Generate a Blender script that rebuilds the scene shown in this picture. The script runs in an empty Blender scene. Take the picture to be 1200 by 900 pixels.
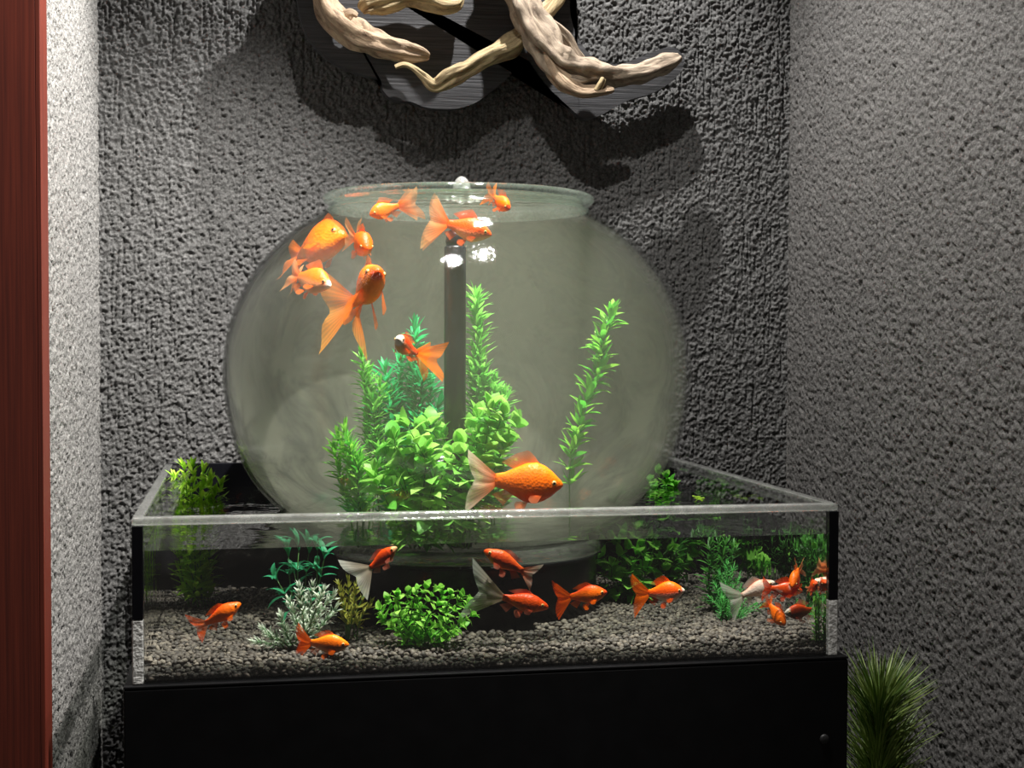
import bpy, math, random
import numpy as np
from mathutils import Vector, Matrix, Euler, noise as mnoise

random.seed(7)
rng = np.random.default_rng(7)
scene = bpy.context.scene
C = scene.collection
Z0 = 0.9                      # cabinet top above the floor; scene heights below are relative to it
W, D, H = 0.9, 0.73, 0.201    # tank
XL, XR, YW = -0.117, 1.161, 0.83   # niche: left wall, right wall, back wall
BX, BY = 0.4495, 0.365        # bowl axis

# ------------------------------------------------------------------ camera
F_PX = 1638.1
CAM = np.array([0.134, -1.7171, 0.4178 + Z0])
YAW, PITCH, ROLL = 0.1887, 0.0334, 0.003
_f = np.array([math.sin(YAW) * math.cos(PITCH), math.cos(YAW) * math.cos(PITCH), -math.sin(PITCH)])
_r0 = np.array([math.cos(YAW), -math.sin(YAW), 0.0])
_u0 = np.cross(_r0, _f)
_r = math.cos(ROLL) * _r0 + math.sin(ROLL) * _u0
_u = -math.sin(ROLL) * _r0 + math.cos(ROLL) * _u0
cam_data = bpy.data.cameras.new('camera')
cam_data.sensor_width = 36.0
cam_data.lens = F_PX * 36.0 / 1200.0
cam_data.clip_start = 0.05
cam = bpy.data.objects.new('camera', cam_data)
C.objects.link(cam)
cam.matrix_world = Matrix(((_r[0], _u[0], -_f[0], CAM[0]), (_r[1], _u[1], -_f[1], CAM[1]),
                           (_r[2], _u[2], -_f[2], CAM[2]), (0, 0, 0, 1)))
scene.camera = cam

# ------------------------------------------------------------------ world, lamps, exposure
world = bpy.data.worlds.new('world')
scene.world = world
world.use_nodes = True
world.node_tree.nodes['Background'].inputs[0].default_value = (1.0, 0.93, 0.85, 1)
world.node_tree.nodes['Background'].inputs[1].default_value = 0.115
vs = scene.view_settings
vs.view_transform = 'Standard'
vs.look = 'None'
vs.exposure = 0.0
vs.gamma = 1.0
vs.use_curve_mapping = False
cy = scene.cycles
cy.use_denoising = True
cy.max_bounces = 10
cy.transparent_max_bounces = 48
cy.volume_bounces = 2
cy.sample_clamp_indirect = 4.0
cy.caustics_reflective = False
cy.caustics_refractive = False


def spot(name, loc, target, watts, color, radius, angle, blend):
    l = bpy.data.lights.new(name, 'SPOT')
    l.energy = watts
    l.color = color
    l.shadow_soft_size = radius
    l.spot_size = math.radians(angle)
    l.spot_blend = blend
    o = bpy.data.objects.new(name, l)
    C.objects.link(o)
    o.location = (loc[0], loc[1], loc[2] + Z0)
    d = Vector(target) - Vector(loc)
    o.rotation_euler = d.to_track_quat('-Z', 'Y').to_euler()
    return o


spot('ceiling_downlight', (0.64, 0.50, 1.72), (0.46, 0.48, 0.0), 105, (1.0, 0.975, 0.94), 0.010, 110, 0.5)
spot('front_downlight', (0.58, -0.14, 1.76), (-0.11, 0.28, 0.06), 370, (1.0, 0.965, 0.91), 0.012, 70, 0.6)
spot('side_downlight', (0.30, -0.20, 1.76), (1.06, 0.42, -0.10), 90, (1.0, 0.965, 0.91), 0.012, 66, 0.7)


# ------------------------------------------------------------------ helpers
def P(px, py, Y):
    """the point at depth Y that the picture shows at (px, py); height relative to the cabinet top"""
    d = _f * F_PX + _r * (px - 600.0) - _u * (py - 450.0)
    t = (Y - CAM[1]) / d[1]
    q = CAM + d * t
    return Vector((q[0], q[1], q[2] - Z0))


def PT(px, py, Y):
    """like P, for a spot under the tank water: the line of sight bends where it enters the water at the front"""
    a = P(px, py, 0.0068)
    if a.z > 0.160:
        return P(px, py, Y)
    d = (a - Vector((CAM[0], CAM[1], CAM[2] - Z0))).normalized()
    t = Vector((d.x / 1.33, 0, d.z / 1.33))
    t.y = math.sqrt(1 - t.x * t.x - t.z * t.z)
    return a + t * ((Y - a.y) / t.y)


def scale_at(p):
    """pixels per metre at a point"""
    q = np.array([p[0], p[1], p[2] + Z0]) - CAM
    return F_PX / float(q @ _f)


def link(o, parent=None):
    C.objects.link(o)
    if parent is not None:
        o.parent = parent
    return o


def tag(o, label, cat, group=None, kind=None):
    o['label'] = label
    if cat:
        o['category'] = cat
    if group:
        o['group'] = group
    if kind:
        o['kind'] = kind
    return o


def thing(name, label, cat, loc=(0, 0, 0), rot=None, group=None):
    o = bpy.data.objects.new(name, None)
    o.empty_display_size = 0.02
    link(o)
    o.location = (loc[0], loc[1], loc[2] + Z0)
    if rot is not None:
        o.rotation_euler = rot
    return tag(o, label, cat, group)


def mesh_from(name, V, F, smooth=True, uv=None, col=None):
    me = bpy.data.meshes.new(name)
    me.from_pydata([tuple(v) for v in V], [], [tuple(f) for f in F])
    if smooth:
        me.polygons.foreach_set('use_smooth', [True] * len(me.polygons))
    if uv is not None:
        idx = np.empty(len(me.loops), dtype=np.int32)
        me.loops.foreach_get('vertex_index', idx)
        lay = me.uv_layers.new(name='UVMap')
        lay.data.foreach_set('uv', np.asarray(uv, dtype=np.float32)[idx].ravel())
    if col is not None:
        ca = me.color_attributes.new('Col', 'FLOAT_COLOR', 'POINT')
        ca.data.foreach_set('color', np.asarray(col, dtype=np.float32).ravel())
    me.update()
    return me


def obj(name, me, mat, parent=None, loc=None, rot=None):
    o = bpy.data.objects.new(name, me)
    link(o, parent)
    if loc is not None:
        o.location = loc
    if rot is not None:
        o.rotation_euler = rot
    if mat is not None and len(me.materials) == 0:
        me.materials.append(mat)
    return o


class MB:
    """collects vertices and faces of one mesh"""
    def __init__(self):
        self.V, self.F, self.UV = [], [], []

    def add(self, V, F, UV=None):
        b = len(self.V)
        self.V += [tuple(v) for v in V]
        self.F += [tuple(i + b for i in f) for f in F]
        self.UV += [tuple(u) for u in UV] if UV is not None else [(0, 0)] * len(V)

    def box(self, x0, x1, y0, y1, z0, z1):
        self.add([(x0, y0, z0), (x1, y0, z0), (x1, y1, z0), (x0, y1, z0), (x0, y0, z1), (x1, y0, z1), (x1, y1, z1), (x0, y1, z1)],
                 [(0, 3, 2, 1), (4, 5, 6, 7), (0, 1, 5, 4), (1, 2, 6, 5), (2, 3, 7, 6), (3, 0, 4, 7)])

    def lathe(self, prof, n=64, cx=0, cy=0, closed=False):
        V, F = [], []
        m = len(prof)
        for r, z in prof:
            for k in range(n):
                a = 2 * math.pi * k / n
                V.append((cx + r * math.cos(a), cy + r * math.sin(a), z))
        rows = m if closed else m - 1
        for i in range(rows):
            j = (i + 1) % m
            for k in range(n):
                k2 = (k + 1) % n
                F.append((i * n + k, i * n + k2, j * n + k2, j * n + k))
        self.add(V, F)

    def tube(self, pts, radii, n=8, cap=True):
        pts = [Vector(p) for p in pts]
        V, F, UV = [], [], []
        t = (pts[1] - pts[0]).normalized()
        nrm = t.orthogonal().normalized()
        L = 0
        for i, p in enumerate(pts):
            a = pts[max(i - 1, 0)]
            b = pts[min(i + 1, len(pts) - 1)]
            t2 = (b - a).normalized()
            nrm = (nrm - t2 * nrm.dot(t2)).normalized()
            bi = t2.cross(nrm)
            if i:
                L += (p - pts[i - 1]).length
            r = radii[i] if hasattr(radii, '__len__') else radii
            for k in range(n):
                an = 2 * math.pi * k / n
                V.append(p + (nrm * math.cos(an) + bi * math.sin(an)) * r)
                UV.append((k / n, L))
        for i in range(len(pts) - 1):
            for k in range(n):
                k2 = (k + 1) % n
                F.append((i * n + k, i * n + k2, (i + 1) * n + k2, (i + 1) * n + k))
        if cap:
            F.append(tuple(range(n))[::-1])
            F.append(tuple((len(pts) - 1) * n + k for k in range(n)))
        self.add(V, F, UV)

    def mesh(self, name, smooth=True):
        return mesh_from(name, self.V, self.F, smooth, self.UV)


def bevel(o, w, seg=2):
    m = o.modifiers.new('bevel', 'BEVEL')
    m.width = w
    m.segments = seg
    m.limit_method = 'ANGLE'
    return o


def boxobj(name, b, mat, parent, bev=0.0):
    mb = MB()
    mb.box(*b)
    o = obj(name, mb.mesh(name, False), mat, parent)
    if bev:
        bevel(o, bev)
    return o


def grid_mesh(name, G):
    """fast quad grid from an (n, m, 3) array"""
    n, m, _ = G.shape
    me = bpy.data.meshes.new(name)
    me.vertices.add(n * m)
    me.vertices.foreach_set('co', G.reshape(-1).astype(np.float32))
    i = np.arange(n * m).reshape(n, m)
    q = np.stack([i[:-1, :-1], i[:-1, 1:], i[1:, 1:], i[1:, :-1]], -1).reshape(-1, 4)
    me.loops.add(q.size)
    me.loops.foreach_set('vertex_index', q.ravel().astype(np.int32))
    me.polygons.add(len(q))
    me.polygons.foreach_set('loop_start', np.arange(0, q.size, 4, dtype=np.int32))
    me.update(calc_edges=True)
    return me


def vnoise(n, m, cn, cm):
    """value noise on an n x m grid with cells cn x cm samples"""
    a = rng.random((int(n / cn) + 3, int(m / cm) + 3))
    u = np.arange(n) / cn
    v = np.arange(m) / cm
    i, j = u.astype(int), v.astype(int)
    fu, fv = u - i, v - j
    fu = (fu * fu * (3 - 2 * fu))[:, None]
    fv = (fv * fv * (3 - 2 * fv))[None, :]
    A = a[np.ix_(i, j)]; B = a[np.ix_(i + 1, j)]; Cc = a[np.ix_(i, j + 1)]; Dd = a[np.ix_(i + 1, j + 1)]
    return (A * (1 - fu) + B * fu) * (1 - fv) + (Cc * (1 - fu) + Dd * fu) * fv


# ------------------------------------------------------------------ materials
def new_mat(name):
    m = bpy.data.materials.new(name)
    m.use_nodes = True
    nt = m.node_tree
    nt.nodes.clear()
    out = nt.nodes.new('ShaderNodeOutputMaterial')
    return m, nt, out


def N(nt, typ, **kw):
    n = nt.nodes.new(typ)
    for k, v in kw.items():
        if k in n.inputs:
            n.inputs[k].default_value = v
        else:
            setattr(n, k, v)
    return n


def principled(name, color, rough=0.5, spec=0.5, metal=0.0, coat=0.0, vary=0.0, scale=30.0, bump=0.0, bscale=200.0, sss=0.0):
    m, nt, out = new_mat(name)
    b = N(nt, 'ShaderNodeBsdfPrincipled')
    b.inputs['Base Color'].default_value = (*color, 1)
    b.inputs['Roughness'].default_value = rough
    b.inputs['Specular IOR Level'].default_value = spec
    b.inputs['Metallic'].default_value = metal
    b.inputs['Coat Weight'].default_value = coat
    nt.links.new(b.outputs[0], out.inputs['Surface'])
    tc = N(nt, 'ShaderNodeTexCoord')
    if vary:
        no = N(nt, 'ShaderNodeTexNoise', Scale=scale, Detail=4.0)
        nt.links.new(tc.outputs['Object'], no.inputs['Vector'])
        r = N(nt, 'ShaderNodeValToRGB')
        r.color_ramp.elements[0].position = 0.3
        r.color_ramp.elements[1].position = 0.7
        r.color_ramp.elements[0].color = (*[c * (1 - vary) for c in color], 1)
        r.color_ramp.elements[1].color = (*[min(1, c * (1 + vary)) for c in color], 1)
        nt.links.new(no.outputs['Fac'], r.inputs[0])
        nt.links.new(r.outputs[0], b.inputs['Base Color'])
    if bump:
        no = N(nt, 'ShaderNodeTexNoise', Scale=bscale, Detail=3.0)
        nt.links.new(tc.outputs['Object'], no.inputs['Vector'])
        bp = N(nt, 'ShaderNodeBump', Strength=bump, Distance=0.002)
        nt.links.new(no.outputs['Fac'], bp.inputs['Height'])
        nt.links.new(bp.outputs[0], b.inputs['Normal'])
    return m


def stucco(name, color):
    m, nt, out = new_mat(name)
    b = N(nt, 'ShaderNodeBsdfPrincipled')
    b.inputs['Roughness'].default_value = 0.85
    b.inputs['Specular IOR Level'].default_value = 0.25
    tc = N(nt, 'ShaderNodeTexCoord')
    no = N(nt, 'ShaderNodeTexNoise', Scale=260.0, Detail=4.0, Roughness=0.7)
    nt.links.new(tc.outputs['Object'], no.inputs['Vector'])
    r = N(nt, 'ShaderNodeValToRGB')
    r.color_ramp.elements[0].position = 0.35
    r.color_ramp.elements[1].position = 0.68
    r.color_ramp.elements[0].color = (*[c * 0.50 for c in color], 1)
    r.color_ramp.elements[1].color = (*[c * 1.45 for c in color], 1)
    nt.links.new(no.outputs['Fac'], r.inputs[0])
    nt.links.new(r.outputs[0], b.inputs['Base Color'])
    bp = N(nt, 'ShaderNodeBump', Strength=0.9, Distance=0.003)
    nt.links.new(no.outputs['Fac'], bp.inputs['Height'])
    nt.links.new(bp.outputs[0], b.inputs['Normal'])
    nt.links.new(b.outputs[0], out.inputs['Surface'])
    return m


def clear(name, tint, base=0.04, edge=0.55, rough=0.02, haze=0.0, haze_col=(0.4, 0.42, 0.36), haze_scale=9.0, wavy=0.0, blur=None):
    """clear acrylic or glass: light passes straight, grazing views mirror"""
    m, nt, out = new_mat(name)
    lw = N(nt, 'ShaderNodeLayerWeight', Blend=0.5)
    pw = N(nt, 'ShaderNodeMath', operation='POWER')
    pw.inputs[1].default_value = 4.0
    nt.links.new(lw.outputs['Facing'], pw.inputs[0])
    ml = N(nt, 'ShaderNodeMath', operation='MULTIPLY_ADD')
    ml.inputs[1].default_value = edge
    ml.inputs[2].default_value = base
    nt.links.new(pw.outputs[0], ml.inputs[0])
    tr = N(nt, 'ShaderNodeBsdfTransparent')
    tr.inputs[0].default_value = (*tint, 1)
    gl = N(nt, 'ShaderNodeBsdfGlossy', Roughness=rough)
    gl.inputs['Color'].default_value = (1, 1, 1, 1)
    first = tr
    tc = N(nt, 'ShaderNodeTexCoord')
    if haze:
        no = N(nt, 'ShaderNodeTexNoise', Scale=haze_scale, Detail=6.0, Roughness=0.6, Distortion=1.2)
        nt.links.new(tc.outputs['Object'], no.inputs['Vector'])
        rp = N(nt, 'ShaderNodeMapRange')
        rp.inputs['From Min'].default_value = 0.35
        rp.inputs['From Max'].default_value = 0.75
        rp.inputs['To Min'].default_value = haze * 0.35
        rp.inputs['To Max'].default_value = haze
        nt.links.new(no.outputs['Fac'], rp.inputs['Value'])
        df = N(nt, 'ShaderNodeBsdfDiffuse')
        df.inputs[0].default_value = (*haze_col, 1)
        tl = N(nt, 'ShaderNodeBsdfTranslucent')
        tl.inputs[0].default_value = (*haze_col, 1)
        ad = N(nt, 'ShaderNodeMixShader', Fac=0.5)
        nt.links.new(df.outputs[0], ad.inputs[1])
        nt.links.new(tl.outputs[0], ad.inputs[2])
        mx = N(nt, 'ShaderNodeMixShader')
        nt.links.new(rp.outputs[0], mx.inputs[0])
        nt.links.new(tr.outputs[0], mx.inputs[1])
        nt.links.new(ad.outputs[0], mx.inputs[2])
        first = mx
    if blur:
        # blur and blotches painted on the far side, imitating the wall seen refracted
        rf = N(nt, 'ShaderNodeBsdfRefraction', Roughness=blur[2], IOR=1.05)
        rf.inputs['Color'].default_value = (0.80, 0.81, 0.72, 1)
        sp = N(nt, 'ShaderNodeSeparateXYZ')
        nt.links.new(tc.outputs['Object'], sp.inputs[0])
        mr = N(nt, 'ShaderNodeMapRange')
        mr.inputs['From Min'].default_value = blur[0]
        mr.inputs['From Max'].default_value = blur[1]
        nt.links.new(sp.outputs['Y'], mr.inputs['Value'])
        n2 = N(nt, 'ShaderNodeTexNoise', Scale=7.0, Detail=5.0, Roughness=0.62, Distortion=1.6)  # blotchy tone painted for the dark smears of the refracted wall
        nt.links.new(tc.outputs['Object'], n2.inputs['Vector'])
        r2 = N(nt, 'ShaderNodeValToRGB')
        r2.color_ramp.elements[0].position = 0.34
        r2.color_ramp.elements[0].color = (0.30, 0.31, 0.33, 1)
        r2.color_ramp.elements[1].position = 0.56
        r2.color_ramp.elements[1].color = (0.86, 0.87, 0.80, 1)
        nt.links.new(n2.outputs['Fac'], r2.inputs[0])
        nt.links.new(r2.outputs[0], rf.inputs['Color'])
        mb_ = N(nt, 'ShaderNodeMixShader')
        nt.links.new(mr.outputs[0], mb_.inputs[0])
        nt.links.new(first.outputs[0], mb_.inputs[1])
        dd = N(nt, 'ShaderNodeBsdfDiffuse')  # grey diffuse share, painted in for the even refracted brightness
        mc = N(nt, 'ShaderNodeMix', data_type='RGBA', blend_type='MULTIPLY')
        mc.inputs['Factor'].default_value = 1.0
        mc.inputs['B'].default_value = (0.20, 0.205, 0.17, 1)
        nt.links.new(r2.outputs[0], mc.inputs['A'])
        nt.links.new(mc.outputs['Result'], dd.inputs[0])
        md = N(nt, 'ShaderNodeMixShader', Fac=0.45)
        nt.links.new(rf.outputs[0], md.inputs[1])
        nt.links.new(dd.outputs[0], md.inputs[2])
        nt.links.new(md.outputs[0], mb_.inputs[2])
        first = mb_
    if wavy:
        no = N(nt, 'ShaderNodeTexNoise', Scale=55.0, Detail=3.0)
        nt.links.new(tc.outputs['Object'], no.inputs['Vector'])
        bp = N(nt, 'ShaderNodeBump', Strength=wavy, Distance=0.004)
        nt.links.new(no.outputs['Fac'], bp.inputs['Height'])
        nt.links.new(bp.outputs[0], gl.inputs['Normal'])
    mix = N(nt, 'ShaderNodeMixShader')
    nt.links.new(ml.outputs[0], mix.inputs[0])
    nt.links.new(first.outputs[0], mix.inputs[1])
    nt.links.new(gl.outputs[0], mix.inputs[2])
    nt.links.new(mix.outputs[0], out.inputs['Surface'])
    return m


def water_surface(name, tint, wavy, ior=1.33, sc=14.0):
    m, nt, out = new_mat(name)
    fr = N(nt, 'ShaderNodeFresnel', IOR=ior)
    tr = N(nt, 'ShaderNodeBsdfTransparent')
    tr.inputs[0].default_value = (*tint, 1)
    gl = N(nt, 'ShaderNodeBsdfGlossy', Roughness=0.03)
    gl.inputs['Color'].default_value = (1, 1, 1, 1)
    tc = N(nt, 'ShaderNodeTexCoord')
    no = N(nt, 'ShaderNodeTexNoise', Scale=sc, Detail=2.0)
    nt.links.new(tc.outputs['Object'], no.inputs['Vector'])
    bp = N(nt, 'ShaderNodeBump', Strength=wavy, Distance=0.01)
    nt.links.new(no.outputs['Fac'], bp.inputs['Height'])
    nt.links.new(bp.outputs[0], gl.inputs['Normal'])
    mix = N(nt, 'ShaderNodeMixShader')
    nt.links.new(fr.outputs[0], mix.inputs[0])
    nt.links.new(tr.outputs[0], mix.inputs[1])
    nt.links.new(gl.outputs[0], mix.inputs[2])
    nt.links.new(mix.outputs[0], out.inputs['Surface'])
    return m


def refracting(name, ior):
    m, nt, out = new_mat(name)
    rf = N(nt, 'ShaderNodeBsdfRefraction', Roughness=0.0, IOR=ior)
    rf.inputs['Color'].default_value = (0.98, 0.99, 0.98, 1)
    nt.links.new(rf.outputs[0], out.inputs['Surface'])
    return m


def cloudy_water(name, color, density):
    m, nt, out = new_mat(name)
    tr = N(nt, 'ShaderNodeBsdfTransparent')
    tr.inputs[0].default_value = (1, 1, 1, 1)
    nt.links.new(tr.outputs[0], out.inputs['Surface'])
    v = N(nt, 'ShaderNodeVolumePrincipled')
    v.inputs['Color'].default_value = (*color, 1)
    v.inputs['Density'].default_value = density
    v.inputs['Anisotropy'].default_value = 0.0
    nt.links.new(v.outputs[0], out.inputs['Volume'])
    return m


def mahogany(name):
    m, nt, out = new_mat(name)
    b = N(nt, 'ShaderNodeBsdfPrincipled')
    b.inputs['Roughness'].default_value = 0.45
    tc = N(nt, 'ShaderNodeTexCoord')
    mp = N(nt, 'ShaderNodeMapping')
    mp.inputs['Scale'].default_value = (150, 150, 2.2)
    nt.links.new(tc.outputs['Object'], mp.inputs['Vector'])
    no = N(nt, 'ShaderNodeTexNoise', Scale=1.6, Detail=6.0, Roughness=0.65)
    nt.links.new(mp.outputs[0], no.inputs['Vector'])
    r = N(nt, 'ShaderNodeValToRGB')
    e = r.color_ramp.elements
    e[0].position = 0.25; e[0].color = (0.045, 0.006, 0.003, 1)
    e[1].position = 0.78; e[1].color = (0.20, 0.032, 0.014, 1)
    k = e.new(0.5); k.color = (0.115, 0.016, 0.007, 1)
    nt.links.new(no.outputs['Fac'], r.inputs[0])
    nt.links.new(r.outputs[0], b.inputs['Base Color'])
    nt.links.new(b.outputs[0], out.inputs['Surface'])
    return m


def black_board(name):
    m, nt, out = new_mat(name)
    b = N(nt, 'ShaderNodeBsdfPrincipled')
    b.inputs['Roughness'].default_value = 0.6
    tc = N(nt, 'ShaderNodeTexCoord')
    mp = N(nt, 'ShaderNodeMapping')
    mp.inputs['Scale'].default_value = (4, 4, 160)
    nt.links.new(tc.outputs['Object'], mp.inputs['Vector'])
    no = N(nt, 'ShaderNodeTexNoise', Scale=1.5, Detail=5.0, Roughness=0.6)
    nt.links.new(mp.outputs[0], no.inputs['Vector'])
    r = N(nt, 'ShaderNodeValToRGB')
    e = r.color_ramp.elements
    e[0].position = 0.35; e[0].color = (0.022, 0.022, 0.024, 1)
    e[1].position = 0.80; e[1].color = (0.075, 0.075, 0.082, 1)
    nt.links.new(no.outputs['Fac'], r.inputs[0])
    nt.links.new(r.outputs[0], b.inputs['Base Color'])
    bp = N(nt, 'ShaderNodeBump', Strength=0.5, Distance=0.003)
    nt.links.new(no.outputs['Fac'], bp.inputs['Height'])
    nt.links.new(bp.outputs[0], b.inputs['Normal'])
    nt.links.new(b.outputs[0], out.inputs['Surface'])
    return m


def driftwood_mat(name, light, dark):
    m, nt, out = new_mat(name)
    b = N(nt, 'ShaderNodeBsdfPrincipled')
    b.inputs['Roughness'].default_value = 0.75
    b.inputs['Specular IOR Level'].default_value = 0.3
    uv = N(nt, 'ShaderNodeUVMap')
    mp = N(nt, 'ShaderNodeMapping')
    mp.inputs['Scale'].default_value = (11, 3.5, 1)
    nt.links.new(uv.outputs[0], mp.inputs['Vector'])
    no = N(nt, 'ShaderNodeTexNoise', Scale=1.3, Detail=7.0, Roughness=0.68, Distortion=0.5)
    nt.links.new(mp.outputs[0], no.inputs['Vector'])
    r = N(nt, 'ShaderNodeValToRGB')
    e = r.color_ramp.elements
    e[0].position = 0.3; e[0].color = (*dark, 1)
    e[1].position = 0.58; e[1].color = (*light, 1)
    nt.links.new(no.outputs['Fac'], r.inputs[0])
    nt.links.new(r.outputs[0], b.inputs['Base Color'])
    bp = N(nt, 'ShaderNodeBump', Strength=0.8, Distance=0.004)
    nt.links.new(no.outputs['Fac'], bp.inputs['Height'])
    nt.links.new(bp.outputs[0], b.inputs['Normal'])
    nt.links.new(b.outputs[0], out.inputs['Surface'])
    return m


def leaf_mat(name, c0, c1, tip=None, trans=0.45, rough=0.45):
    """plastic or live leaf: colour varies leaf by leaf; tip = colour of the leaf ends"""
    m, nt, out = new_mat(name)
    oi = N(nt, 'ShaderNodeObjectInfo')
    geo = N(nt, 'ShaderNodeNewGeometry')
    ad = N(nt, 'ShaderNodeMath', operation='ADD')
    nt.links.new(oi.outputs['Random'], ad.inputs[0])
    nt.links.new(geo.outputs['Random Per Island'], ad.inputs[1])
    fr = N(nt, 'ShaderNodeMath', operation='FRACT')
    nt.links.new(ad.outputs[0], fr.inputs[0])
    r = N(nt, 'ShaderNodeValToRGB')
    e = r.color_ramp.elements
    e[0].color = (*c0, 1); e[1].color = (*c1, 1)
    nt.links.new(fr.outputs[0], r.inputs[0])
    colout = r.outputs[0]
    if tip is not None:
        uv = N(nt, 'ShaderNodeUVMap')
        sp = N(nt, 'ShaderNodeSeparateXYZ')
        nt.links.new(uv.outputs[0], sp.inputs[0])
        mr = N(nt, 'ShaderNodeMapRange')
        mr.inputs['From Min'].default_value = 0.25
        mr.inputs['From Max'].default_value = 0.8
        nt.links.new(sp.outputs['Y'], mr.inputs['Value'])
        mx = N(nt, 'ShaderNodeMix', data_type='RGBA')
        nt.links.new(mr.outputs[0], mx.inputs['Factor'])
        nt.links.new(r.outputs[0], mx.inputs['A'])
        mx.inputs['B'].default_value = (*tip, 1)
        colout = mx.outputs['Result']
    b = N(nt, 'ShaderNodeBsdfPrincipled')
    b.inputs['Roughness'].default_value = rough
    b.inputs['Specular IOR Level'].default_value = 0.35
    nt.links.new(colout, b.inputs['Base Color'])
    t = N(nt, 'ShaderNodeBsdfTranslucent')
    nt.links.new(colout, t.inputs[0])
    mix = N(nt, 'ShaderNodeMixShader', Fac=trans)
    nt.links.new(b.outputs[0], mix.inputs[1])
    nt.links.new(t.outputs[0], mix.inputs[2])
    nt.links.new(mix.outputs[0], out.inputs['Surface'])
    return m


def fish_skin(name):
    m, nt, out = new_mat(name)
    at = N(nt, 'ShaderNodeVertexColor', layer_name='Col')
    tc = N(nt, 'ShaderNodeTexCoord')
    no = N(nt, 'ShaderNodeTexNoise', Scale=9.0, Detail=3.0)
    nt.links.new(tc.outputs['Object'], no.inputs['Vector'])
    hs = N(nt, 'ShaderNodeHueSaturation')
    mr = N(nt, 'ShaderNodeMapRange')
    mr.inputs['To Min'].default_value = 0.75
    mr.inputs['To Max'].default_value = 1.25
    nt.links.new(no.outputs['Fac'], mr.inputs['Value'])
    nt.links.new(mr.outputs[0], hs.inputs['Value'])
    nt.links.new(at.outputs['Color'], hs.inputs['Color'])
    b = N(nt, 'ShaderNodeBsdfPrincipled')
    b.inputs['Roughness'].default_value = 0.42
    b.inputs['Specular IOR Level'].default_value = 0.22
    nt.links.new(hs.outputs[0], b.inputs['Base Color'])
    vo = N(nt, 'ShaderNodeTexVoronoi', Scale=26.0)
    nt.links.new(tc.outputs['Object'], vo.inputs['Vector'])
    bp = N(nt, 'ShaderNodeBump', Strength=0.10, Distance=0.02)
    nt.links.new(vo.outputs['Distance'], bp.inputs['Height'])
    nt.links.new(bp.outputs[0], b.inputs['Normal'])
    nt.links.new(b.outputs[0], out.inputs['Surface'])
    return m


def fish_fin(name):
    m, nt, out = new_mat(name)
    at = N(nt, 'ShaderNodeVertexColor', layer_name='Col')
    uv = N(nt, 'ShaderNodeUVMap')
    wv = N(nt, 'ShaderNodeTexWave', Scale=5.0, Distortion=0.6)
    nt.links.new(uv.outputs[0], wv.inputs['Vector'])
    mr = N(nt, 'ShaderNodeMapRange')
    mr.inputs['To Min'].default_value = 0.7
    mr.inputs['To Max'].default_value = 1.0
    nt.links.new(wv.outputs['Fac'], mr.inputs['Value'])
    al = N(nt, 'ShaderNodeMath', operation='MULTIPLY')
    nt.links.new(mr.outputs[0], al.inputs[0])
    nt.links.new(at.outputs['Alpha'], al.inputs[1])
    d = N(nt, 'ShaderNodeBsdfDiffuse')
    t = N(nt, 'ShaderNodeBsdfTranslucent')
    nt.links.new(at.outputs['Color'], d.inputs[0])
    nt.links.new(at.outputs['Color'], t.inputs[0])
    mx = N(nt, 'ShaderNodeMixShader', Fac=0.5)
    nt.links.new(d.outputs[0], mx.inputs[1])
    nt.links.new(t.outputs[0], mx.inputs[2])
    tr = N(nt, 'ShaderNodeBsdfTransparent')
    m2 = N(nt, 'ShaderNodeMixShader')
    nt.links.new(al.outputs[0], m2.inputs[0])
    nt.links.new(tr.outputs[0], m2.inputs[1])
    nt.links.new(mx.outputs[0], m2.inputs[2])
    nt.links.new(m2.outputs[0], out.inputs['Surface'])
    return m


def gravel_mat(name):
    m, nt, out = new_mat(name)
    geo = N(nt, 'ShaderNodeNewGeometry')
    r = N(nt, 'ShaderNodeValToRGB')
    e = r.color_ramp.elements
    e[0].color = (0.024, 0.019, 0.015, 1)
    e[1].color = (0.140, 0.118, 0.092, 1)
    k = e.new(0.6); k.color = (0.062, 0.051, 0.040, 1)
    nt.links.new(geo.outputs['Random Per Island'], r.inputs[0])
    b = N(nt, 'ShaderNodeBsdfPrincipled')
    b.inputs['Roughness'].default_value = 0.7
    nt.links.new(r.outputs[0], b.inputs['Base Color'])
    nt.links.new(b.outputs[0], out.inputs['Surface'])
    return m


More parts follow.
